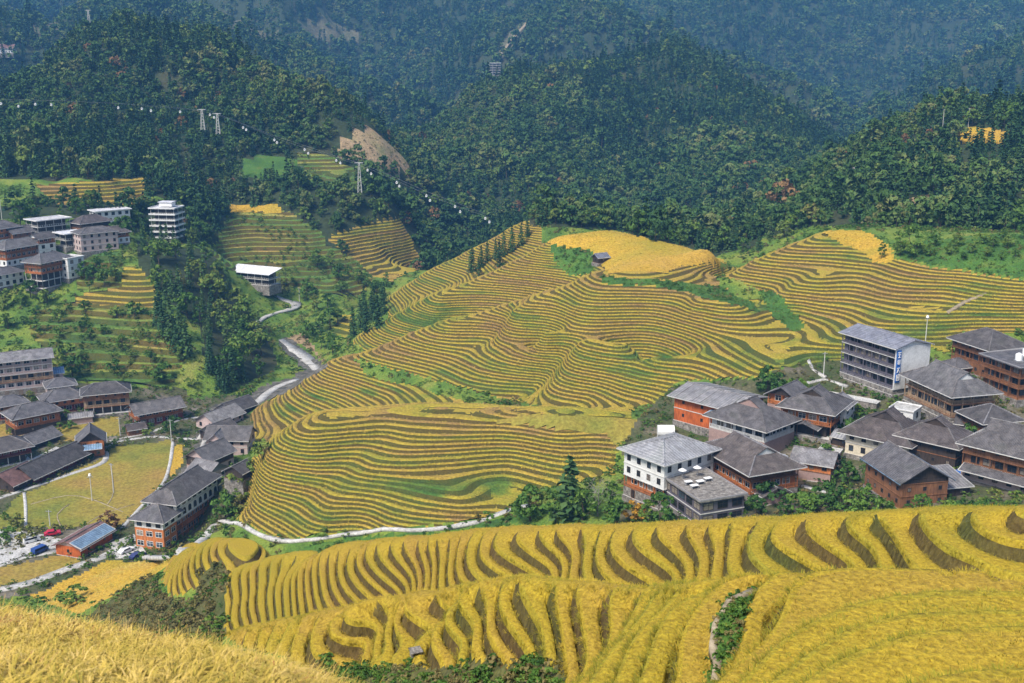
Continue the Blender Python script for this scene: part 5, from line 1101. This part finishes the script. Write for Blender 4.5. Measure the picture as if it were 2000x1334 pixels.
for zid, P, T, tone in TREADS:
    C = P[T].mean(1); keep = in_view(C[:, 0], C[:, 1], C[:, 2], 40, 40)
    if zid in (28,): continue
    keep &= tone < (0.72 if zid not in (20, 21) else 2); T = T[keep]; C = C[keep]; tn = tone[keep]
    if not len(T): continue
    if zid in (20, 21):
        q, i = on_tris(P, T, np.interp(C[:, 1], [25, 60, 160, 260], [24, 11, 4.5, 2.2])); QN.append(q); KN.append(np.where(tn[i] + RNG.normal(0, .10, len(i)) > 0.40, 3 + RNG.integers(0, 2, len(i)), RNG.integers(0, 3, len(i))))  # olive plants also carry the rim's painted edge shading
    else:
        q, i = on_tris(P, T, np.interp(C[:, 1], [240, 450, 700], [1.5, 0.9, .5]) * np.clip(1.35 - 1.1 * tn, 0.2, 1.1)); QF.append(q)
QN = np.vstack(QN); QF = np.vstack(QF)
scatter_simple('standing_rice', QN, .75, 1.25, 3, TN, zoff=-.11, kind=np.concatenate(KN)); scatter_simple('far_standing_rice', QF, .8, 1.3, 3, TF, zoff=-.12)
# the plateau and valley fields
X, Y, Z = sample_cells(np.isin(ZN, [PLAT]) & SEEN, 0.95); k = in_view(X, Y, Z); scatter_simple('plateau_rice', np.stack([X, Y, Z], 1)[k], .7, 1.1, 3, TF)
# the rice right in front of the viewpoint
X, Y, Z = sample_cells((ZN == NEAR) & (cYy > 3.5), 0.118); k = in_view(X, Y, Z, 800, 420); scatter_simple('near_rice', np.stack([X, Y, Z], 1)[k], .65, 1.1, 4, TC, .16); print('rice', len(QN), len(QF), int(k.sum()))
UG = [leafy('dry_clump', 'dry', 90, 110, .9, 1.1, .13), leafy('dry_clump_b', 'dry', 91, 110, .7, 1.3, .13), leafy('green_clump', 'grassy', 92, 110, .8, 1.2, .14), leafy('dark_clump', 'leaf', 93, 110, 1.0, 1.2, .14)]
def under(name, zone, spacing, s0, s1, probs, y0=0, y1=BIG, extra=None):
    m = (ZN == zone) & SEEN & (cYy > y0) & (cYy < y1)
    if extra is not None: m &= extra
    X, Y, Z = sample_cells(m, spacing); k = in_view(X, Y, Z); X, Y, Z = X[k], Y[k], Z[k]; n = len(X)
    pr = np.array(probs, float); pr /= pr.sum(); u = RNG.uniform(0, 1, n) + 0.5 * vnoise(X, Y, 14, 61); kind = np.clip(np.searchsorted(np.cumsum(pr), u), 0, len(probs) - 1)
    s = RNG.uniform(s0, s1, n) * (1 + .9 * vnoise(X, Y, 9, 62)); 
    scatter(name, np.stack([X, Y, Z - .05], 1), np.stack([RNG.normal(0, .1, n), RNG.normal(0, .1, n), RNG.uniform(0, 6.28, n)], 1), np.stack([s * RNG.uniform(.8, 1.3, n), s * RNG.uniform(.8, 1.3, n), s], 1), kind, UG); print(name, n)
under('undergrowth', BANK, .42, .25, .75, [1.2, 1.2, 5, .8], 24, 100)
under('bank_scrub', BANK, 1.25, .5, 1.5, [5, 5, 2.2, .15], 100, 300)
under('path_plants', GRASS, .35, .18, .5, [0.3, .3, 3, 1], 20, 60)
under('meadow_plants', GRASS, 1.6, .4, 1.1, [.4, .5, 5, 1], 60, 640)
under('hillside_scrub', SHRUB, 2.9, .6, 1.9, [1, .8, 6, 1.2], 180, 640)
under('bare_scrub', BARE, 3.0, .5, 1.6, [4, 4, 1.5, .5])
under('village_weeds', VILL, 2.0, .4, 1.6, [1.5, 1.2, 3, 3], 150, 460)
X, Y, Z = sample_cells(np.isin(ZN, [28]) & SEEN, 3.4); k = in_view(X, Y, Z) & (vnoise(X, Y, 16, 63) > -.02); n = int(k.sum()); scatter('terrace_vegetables', np.stack([X, Y, Z], 1)[k], np.stack([np.zeros(n), np.zeros(n), RNG.uniform(0, 6.28, n)], 1), np.repeat(RNG.uniform(.8, 2.2, n)[:, None], 3, 1), RNG.integers(2, 4, n), UG)
# ---------------------------------------------------------------- trees one can tell apart
KIND_LOOK = {'conifer': 'dark pointed conifer', 'tall': 'tall slender-crowned tree', 'broad': 'round-crowned broadleaf tree', 'bush': 'low leafy shrub', 'bright': 'bright yellow-green tree'}
def grove(kinds, pts, h0, h1, label, group, Ymin=0, name=None, wide=1.0):
    for (u, v) in pts:
        k = random.choice(kinds); tree(k, hit(u, v, Ymin), random.uniform(h0, h1), KIND_LOOK[k] + ' ' + label, group, name, wide)
def inside(poly, n, mind):
    """n places spread over a polygon of the survey"""
    P = np.array(poly, float); out = []; tries = 0
    while len(out) < n and tries < 9000:
        tries += 1; u = random.uniform(P[:, 0].min(), P[:, 0].max()); v = random.uniform(P[:, 1].min(), P[:, 1].max())
        if inpoly(np.array([u]), np.array([v]), P)[0] and all((u - a) ** 2 + 2.5 * (v - b) ** 2 > mind ** 2 for a, b in out): out.append((u, v))
    return sorted(out, key=lambda q: q[1])
RV = 165
tree('conifer', hit(1112,1012,RV), 15, 'tall dark conifer with a pointed top at the left end of the right village trees', None, wide=1.7)
tree('bare', hit(1168,1008,RV), 9, 'pale bare grey tree between the dark conifer and the yellow tree', None)
tree('autumn', hit(1236,1022,RV), 5.5, 'orange-yellow autumn tree at the foot of the tall white house')
tree('broad', hit(1498,772,RV), 8.5, 'round dark green tree behind the red-walled house')
tree('broad', hit(1775,492,RV), 9, 'broad green tree standing behind the yellow field at the right')
tree('tall', hit(1722,505,RV), 6, 'small dark tree at the edge of the yellow field on the right')
tree('broad', hit(1870,700,RV), 6.5, 'green tree beside the brown hipped-roof house at the right')
tree('russet', hit(1528,425,RV), 20, 'round russet tree standing out from the dark woods in the middle')
tree('russet', hit(1012,420,RV), 11, 'reddish tree at the valley edge above the far terraced ridge')
tree('broad', hit(338,848), 7, 'round green tree beside the bright orange timber house')
tree('russet', hit(214,1036), 6.0, 'brownish round tree in the corner of the rice field near the inn')
tree('bush', hit(516,890), 4.6, 'dense dark green bush at the foot of the terraces beside the pink house')
tree('bush', hit(440,842), 4.2, 'green shrub growing among the grey roofs of the valley cluster', wide=1.2)
tree('bush', hit(150,1175,100), 3.6, 'dark green bush on the brown bank beyond the near rice', wide=1.6)
grove(['tall', 'broad'], [(1035,1018),(1062,1005),(1085,1022),(1138,1016),(1150,990),(1195,1004),(1205,1030),(1262,1032),(1288,1030)], 6, 10, 'in the thicket left of the tall white house', 'trees left of the right village', RV)
grove(['broad', 'tall', 'bush'], [(1475,1010),(1502,985),(1530,1012),(1560,1000),(1585,1012),(1612,985),(1640,1000),(1665,1012),(1690,1010),(1640,925),(1612,905),(1655,945),(1690,1000)], 4.5, 7.5, 'in the thicket in front of the brown-roofed house', 'trees in front of the right village', RV)
grove(['bright', 'bush', 'broad'], [(1800,1002),(1850,1008),(1880,1000),(1905,1005),(1930,1000),(1972,1010),(1720,1012)], 2.5, 5, 'between the blue-trimmed house and the near ridge', 'small trees along the near ridge', RV)
grove(['broad', 'bush'], [(1535,785),(1550,770),(1640,868),(1668,812),(1660,850),(1900,860),(1930,840),(1900,720),(1885,805),(1850,745)], 2.6, 5, 'between the houses of the right village', 'shrubs between the right village houses', RV, 'bush')
grove(['conifer'], [(922,532),(940,522),(952,512),(968,506),(984,500),(1000,492),(1018,480),(1030,462),(935,540),(975,520)], 9, 14, 'in the row on the far terraced ridge', 'conifers on the far terraced ridge', 400)
grove(['conifer'], [(704,640),(716,650),(726,628),(738,640),(746,615),(690,660),(730,606),(750,596),(712,622)], 11, 17, 'in the clump beside the back terraces', 'conifers beside the back terraces', 400)
grove(['tall', 'broad'], [(620,520),(648,528),(662,545),(680,540),(700,552),(715,560),(735,575),(755,560),(668,575),(640,600),(615,610),(645,640),(625,650),(660,632),(600,660),(628,680),(650,690),(560,560),(552,575),(600,585)], 7, 12, 'on the valley side beside the river road', 'trees along the river valley', 400)
grove(['conifer'], [(308,640),(318,655),(326,630),(312,610),(335,668),(345,690),(352,668),(365,700)], 13, 19, 'on the crest of the left hillside beside the yellow plots', 'tall conifers on the left hillside crest', 380)
grove(['conifer', 'conifer', 'tall', 'conifer', 'broad'], inside([(270,480),(300,475),(400,492),(440,540),(470,600),(520,655),(540,720),(500,745),(440,770),(412,740),(392,660),(345,600),(300,560)], 64, 16), 8, 15, 'in the crowded belt between the upper village and the river', 'crowded trees on the slope above the river', 380)
grove(['broad', 'bush', 'bright', 'bush', 'tall'], inside([(0,560),(60,580),(150,600),(290,610),(370,690),(400,760),(330,760),(240,740),(120,735),(110,690),(0,660)], 34, 32), 3.5, 7.5, 'on the shrubby left hillside above the valley houses', 'trees on the left hillside', 380)
grove(['broad', 'tall'], [(35,590),(60,580),(15,600),(165,545),(190,535),(205,560),(175,570),(225,545),(240,505),(215,515),(262,500),(150,520)], 6, 10, 'just below the upper left village', 'trees below the upper village', 380)
grove(['tall', 'broad'], [(250,450),(268,440),(285,455),(40,440),(62,430),(120,430),(150,420),(262,415),(175,405),(185,400),(242,468),(280,470),(375,480),(392,470)], 7, 13, 'standing around the upper left village houses', 'trees around the upper village', 380)
grove(['broad', 'tall', 'bright', 'conifer', 'broad'], inside([(1060,455),(1110,442),(1200,448),(1300,458),(1400,500),(1480,492),(1590,445),(1590,420),(1400,440),(1250,425),(1080,425)], 44, 17), 7, 12, 'in the belt just behind the golden plateau', 'trees behind the golden plateau', 440)
grove(['broad', 'bright', 'bush'], inside([(1750,500),(1850,505),(1960,520),(2000,500),(2000,462),(1900,470),(1800,480)], 16, 26), 2.5, 6, 'among the green plots at the upper right', 'small trees among the upper right plots', 300)
grove(['broad', 'bush', 'tall'], [(448,985),(462,960),(470,1000),(455,940),(480,945),(490,920),(440,1010),(475,975)], 4, 7, 'on the bank between the inn roof and the terraces', 'bushy trees beside the white inn', 200)
grove(['bush', 'broad'], [(118,845),(140,838),(250,835),(268,842),(285,850),(20,850),(128,815),(35,800),(60,780),(10,1015),(35,1030),(20,1052),(305,1068),(240,1080),(55,1055)], 2.2, 4.5, 'beside the houses on the valley floor', 'bushes around the valley houses', 200, 'bush')
# ---------------------------------------------------------------- cable cars
cab = [(2,200,640),(36,205,640),(69,201,645),(100,202,650),(231,208,670),(277,210,680),(295,214,680),(352,216,690),(410,222,695),(418,227,690),(475,247,690),(481,251,686),(536,271,680),(541,276,676),(595,290,672),(602,297,668),(657,311,664),(665,316,660),(718,330,655),(725,337,650),(775,354,646),(780,361,640),(833,380,636),(840,389,630),(889,401,626),(899,411,620),(948,424,616),(956,431,610)]
cb = MB(); cb.add([(x * .95, y * .8, z) for z, k in ((-2.3, .7), (-1.2, 1.0), (-.1, .55)) for x, y in ((-k, -k), (k, -k), (k, k), (-k, k))], [(3, 2, 1, 0), (8, 9, 10, 11)] + [(4 * r + i, 4 * r + (i + 1) % 4, 4 * r + 4 + (i + 1) % 4, 4 * r + 4 + i) for r in (0, 1) for i in range(4)])
cabm = cb.mesh('cabin', M['lamp_white']); hb = MB(); hb.bar((0, 0, -.1), (0, 0, 1.7), .09, 0, 5); hm = hb.mesh('hanger', M['steel'])
wb = MB(); wb.box(-.6, .6, -.79, -.74, -1.2, -.55); wbm = wb.mesh('cabin_window', M['glass'])
up, lo = [], []
for i, (u, v, Yc) in enumerate(cab):
    p = at(u, v, Yc); g = ground(p.x, p.y)
    if p.z < g + 6: p = at(u, v, Yc * 0.95)
    t = empty('cable_car_cabin', p, math.radians(-18)); t.scale = (.6, .6, .6); tag(t, 'small white cable car cabin ' + ('left of the twin pylons' if u < 390 else 'between the twin pylons and the single pylon' if u < 700 else 'descending to the valley right of the single pylon'), 'cable car', 'cabins of the cableway')
    link(bpy.data.objects.new('cabin', cabm), t); link(bpy.data.objects.new('hanger', hm), t); o = link(bpy.data.objects.new('window', wbm), t)
    (up if i % 2 else lo).append(Vector(p) + Vector((0, 0, 1.7)))
for pts in (up, lo):
    b = MB()
    for p, q in zip(pts, pts[1:]): b.bar(p, q, .06, 0, 3)
    o = b.build('cableway_cable', M['steel']); tag(o, 'thin steel cableway rope carrying the white cabins' if pts is up else 'second thin cableway rope running beside the first', 'cable', 'ropes of the cableway')
def pylon(u, v, Yc, h, label):
    p = at(u, v, Yc); t = empty('cableway_pylon', (p.x, p.y, p.z - h)); tag(t, label, 'pylon', 'pylons of the cableway')
    b = MB(); w = lambda z: 1.1 - .75 * (z + 6) / (h + 6); zs = [-6 + (h + 6) * k / 7 for k in range(8)]
    for z0, z1 in zip(zs, zs[1:]):
        c = [(-1, -1), (1, -1), (1, 1), (-1, 1)]
        for i in range(4): (x, y), (x2, y2) = c[i], c[(i+1) % 4]; b.bar((x*w(z0), y*w(z0), z0), (x*w(z1), y*w(z1), z1), .13, 0, 4); b.bar((x*w(z0), y*w(z0), z0), (x2*w(z1), y2*w(z1), z1), .08, 0, 3)
    b.build('mast', M['trim'], t)
    b = MB(); b.bar((-2.2, 0, h), (2.2, 0, h), .2, 0, 6); b.build('crossarm', M['trim'], t)
    for s in (-1, 1): b = MB(); b.box(s * 2.2 - .2, s * 2.2 + .2, -1.1, 1.1, h - .2, h + .25); b.build('sheave', M['steel'], t)
pylon(394,214,690,6,'left of the two white cableway pylons on the forested hill'); pylon(424,222,690,6,'right of the two white cableway pylons on the forested hill'); pylon(701,318,655,11,'white cableway pylon standing below the brown bare slope'); pylon(172,20,1000,7,'white mast with a crossbar on top of the left forested hill')
# ---------------------------------------------------------------- poles
def pole(u, v, h, label, lamp=False, Ymin=0, mat='trim', arms=1):
    p = hit(u, v, Ymin); t = empty('utility_pole', p, random.uniform(-.5, .5)); tag(t, label, 'pole')
    b = MB(); b.bar((0, 0, -1), (0, 0, h), .17, 0, 6, .11); b.build('pole', M[mat], t)
    for k in range(arms): b = MB(); b.box(-.9, .9, -.07, .07, h - .5 - .8 * k, h - .36 - .8 * k); b.build('crossarm', M['steel'], t)
    if lamp: b = MB(); b.bar((0, 0, h), (0, 0, h + .7), .5, 0, 8, .3); b.build('lamp', M['lamp_white'], t)
pole(180,978,8,'pale pole with a bulky pinkish head in the rice field',True); pole(222,962,9.5,'slender pole in the middle of the rice field'); pole(235,852,7,'pole beside the small yellow field behind the gatehouse'); pole(335,862,8,'pole in front of the round tree by the orange house')
pole(1807,672,8,'concrete pole with a white transformer head on the right terraces',True,RV); pole(1608,738,7.5,'thin pale pole at the bend of the path above the red house',False,RV); pole(1642,800,7,'pole beside the terrace wall left of the hotel',False,RV)
pole(1841,250,10,'left white pole on the right-hand wooded hill',False,500); pole(1891,248,10,'right white pole on the right-hand wooded hill',False,500); pole(5,440,13,'pole rising behind the upper village at the left edge',False,300); pole(585,590,8,'pole beside the bend of the winding road',False,300); pole(98,1028,5,'short pole at the lower edge of the rice field')
# ---------------------------------------------------------------- cars
def car(u, v, rz, col, label, cat='car', van=False, Ymin=0):
    p = hit(u, v, Ymin); t = empty('parked_van' if van else 'parked_car', (p.x, p.y, p.z + .2), math.radians(rz)); tag(t, label, cat, 'cars parked beside the valley houses')
    nm = 'car_paint_%d' % len(bpy.data.materials); M[nm] = mat_plain(nm, col, .35, 0, .06); L, Wd = 4.4, 1.75; b = MB()
    prof = [(-2.2, .35), (-2.2, .85), (-2.05, 1.75), (1.5, 1.8), (2.1, .95), (2.2, .85), (2.2, .35)] if van else [(-2.2, .35), (-2.2, .9), (-1.7, .98), (-1.2, 1.42), (.4, 1.45), (1.1, .98), (2.1, .85), (2.2, .35)]
    n = len(prof); b.add([(x, -Wd/2, z) for x, z in prof] + [(x, Wd/2, z) for x, z in prof], [tuple(range(n)), tuple(range(2*n-1, n-1, -1))] + [(i, n+i, n+(i+1) % n, (i+1) % n) for i in range(n)]); b.build('body', M[nm], t)
    for s in (-1, 1):
        g = MB(); x0, x1, z0, z1 = ((-1.9, 1.3, 1.1, 1.6) if van else (-1.2, .6, 1.0, 1.35)); g.box(x0, x1, s * Wd/2 - .02, s * Wd/2 + .02, z0, z1); g.build('side_window', M['glass'], t)
    g = MB(); q = [(1.58, -.75, 1.68), (1.58, .75, 1.68), (2.02, .75, 1.08), (2.02, -.75, 1.08)] if van else [(.5, -.75, 1.4), (.5, .75, 1.4), (1.05, .75, 1.02), (1.05, -.75, 1.02)]; g.slab([(x + .05, y, z + .03) for x, y, z in q][::-1], .03); g.build('windscreen', M['glass'], t)
    for x in (-1.4, 1.4):
        for s in (-1, 1): g = MB(); g.bar((x, s * .92, .33), (x, s * .7, .33), .33, 0, 12); g.build('wheel', M['frame_dark'], t)
car(103,1046,25,(.45,.02,.05),'red car parked at the top of the concrete lot'); car(78,1080,60,(.03,.07,.25),'dark blue van parked at the lower corner of the lot','van',True); car(62,1060,40,(.75,.75,.74),'white van parked among the bushes of the lot','van',True); car(247,1080,55,(.7,.7,.7),'white car parked left of the inn yard'); car(270,1090,50,(.04,.05,.14),'dark car parked in front of the inn corner')
# ---------------------------------------------------------------- small things of the right village
hl = bpy.data.objects['hotel']
sg = empty('hotel_sign', hl.location, hl.rotation_euler[2]); tag(sg, 'vertical blue sign with four white characters on the hotel corner', 'sign')
b = MB(); b.box(-HW/2 + .1, -HW/2 + 1.5, -HD/2 - .62, -HD/2 - .38, 3.6, 12.4); b.build('board', M['blue_plastic'], sg)
GLY = [[(0,.9,1,.9),(.5,1,.5,0),(.1,.5,.9,.5),(.1,0,.9,0)], [(0,.75,1,.75),(.2,1,.2,.2),(.8,1,.8,.2),(.2,.2,.8,.2),(.2,.48,.8,.48)], [(0,.85,1,.85),(.5,.85,.1,0),(.5,.6,.95,0),(.25,.4,.8,.4)], [(.05,1,.05,0),(.05,1,.95,1),(.95,1,.95,0),(.05,0,.95,0),(.5,.8,.5,.2),(.25,.5,.75,.5)]]
for k, g in enumerate(GLY):
    b = MB(); z0 = 10.5 - 2.1 * k
    for x0, y0, x1, y1 in g: b.bar((-HW/2 + .3 + x0, -HD/2 - .65, z0 + y0 * 1.5), (-HW/2 + .3 + x1, -HD/2 - .65, z0 + y1 * 1.5), .13, 0, 4)
    b.build('character', M['lamp_white'], sg)
def tank(parent_o, x, y, z, label, r=.9, h=1.5):
    p = parent_o.matrix_basis @ Vector((x, y, z)); t = empty('water_tank', p); tag(t, label, 'water tank', None); b = MB(); b.bar((0, 0, 0), (0, 0, h), r, 0, 14); b.bar((0, 0, h), (0, 0, h + .4), r, 0, 14, r * .3); b.build('tank_body', M['lamp_white'], t)
    b = MB(); b.box(-r, r, -r, r, -.35, 0); b.build('stand', M['steel'], t)
zt = tank_house['wall_height'] + .6
tank(tank_house, -4, -2, zt, 'left white water tank on the flat grey roof'); tank(tank_house, 1, 1, zt, 'right white water tank on the flat grey roof', 1.0, 1.7)
p = hit(1300,852,RV); t = empty('storage_tank', (p.x, p.y, p.z)); tag(t, 'white rounded tank cover behind the tall white house', 'tank'); b = MB(); b.bar((-2.2, 0, 1.5), (2.2, 0, 1.5), 1.6, 0, 14); b.build('shell', M['lamp_white'], t); b = MB(); b.box(-2, 2, -1.1, 1.1, -2, .4); b.build('plinth', M['stone'], t)
def parasol(x, y, label):
    z = deck_house['wall_height'] + .25; p = deck_house.matrix_basis @ Vector((x, y, z)); t = empty('parasol', p); tag(t, label, 'parasol', 'parasols on the deck'); b = MB(); b.bar((0, 0, 0), (0, 0, 2.4), .06); b.build('pole', M['steel'], t)
    b = MB(); n = 8; b.add([(0, 0, 2.7)] + [(1.0 * math.cos(6.283 * i / n), 1.0 * math.sin(6.283 * i / n), 2.15) for i in range(n)], [(0, 1 + i, 1 + (i + 1) % n) for i in range(n)] + [tuple(range(n, 0, -1))]); b.build('canopy', M['white_cloth'], t)
parasol(-2.6, 5, 'white parasol at the back of the roof deck'); parasol(1.4, 5.2, 'white parasol on the deck nearest the brown roof')
for i, (x, y) in enumerate([(-3, -1), (-3, 1.6), (-.4, .8), (2.2, 1.8)]):
    p = deck_house.matrix_basis @ Vector((x, y, deck_house['wall_height'] + .25)); t = empty('deck_table', p, .38); tag(t, 'white table set out on the open roof deck', 'table', 'white tables on the roof deck')
    b = MB(); b.box(-.9, .9, -.6, .6, .7, .78); b.build('tabletop', M['white_cloth'], t)
    for sx in (-.75, .75): b = MB(); b.box(sx - .05, sx + .05, -.5, .5, 0, .7); b.build('leg', M['steel'], t)
p = hit(1668,790,RV); t = empty('retaining_wall', (p.x, p.y, p.z - .5), math.radians(-38)); tag(t, 'stone retaining wall with a white railing below the hotel', 'wall')
b = MB(); b.box(-6.5, 6.5, -1.2, 1.2, -4, 2.2); b.build('masonry', M['stone'], t); b = MB(); b.box(-6.7, 6.7, -1.4, 1.4, 2.21, 2.4); b.build('coping', M['trim'], t); b = MB()
for j in range(14): b.bar((-6.4 + j * .985, -1.3, 2.4), (-6.4 + j * .985, -1.3, 3.3), .06, 0, 4)
b.bar((-6.5, -1.3, 3.3), (6.5, -1.3, 3.3), .07, 0, 4); b.build('railing', M['frame_white'], t)
p = hit(1880,925,RV); t = empty('tarpaulin', p, .5); tag(t, 'crumpled bright blue tarpaulin lying between the barn and the timber house', 'tarpaulin'); n = 9; V = [(-2 + 4 * i / (n-1), -1.4 + 2.8 * j / (n-1), .9 + .5 * math.sin(i * 1.3) * math.cos(j * 1.1) - .06 * ((i - 4) ** 2 + (j - 4) ** 2) * .5) for j in range(n) for i in range(n)]
link(bpy.data.objects.new('sheet', np_mesh('sheet', V, [(j*n+i, j*n+i+1, (j+1)*n+i+1, (j+1)*n+i) for j in range(n-1) for i in range(n-1)], [M['blue_plastic']])), t)
p = hit(1898,900,RV); t = empty('awning', p, math.radians(-40)); tag(t, 'small white awning beside the brown timber house at the right edge', 'awning'); b = MB(); b.slab([(-1.8, -1.4, 2.6), (1.8, -1.4, 2.6), (1.8, 1.4, 3.2), (-1.8, 1.4, 3.2)], .1); b.build('canopy', M['white_cloth'], t)
for x in (-1.7, 1.7):
    for y in (-1.3, 1.3): b = MB(); b.bar((x, y, -1), (x, y, 2.7), .06); b.build('post', M['steel'], t)
p = hit(812,1282,40); t = empty('pump_hut', (p.x, p.y, p.z + .1), .4); tag(t, 'tiny concrete field hut with a dark opening among the weeds', 'hut'); b = MB(); b.box(-.55, .55, .3, .5, -.6, .55); b.box(-.55, -.4, -.45, .3, -.6, .55); b.box(.4, .55, -.45, .3, -.6, .55); b.build('wall', M['stone'], t); t.scale = (.55, .55, .55); b = MB(); b.slab([(-.7, -.65, .62), (.7, -.65, .62), (.7, .6, .74), (-.7, .6, .74)], .1); b.build('roof', M['stone'], t); b = MB(); b.box(-.39, .39, -.2, .29, -.6, .52); b.build('opening', M['interior'], t)  # dark block in the opening stands in for the shade inside
print('details', round(time.time() - _t0, 1), len(S.objects))
build_haze()
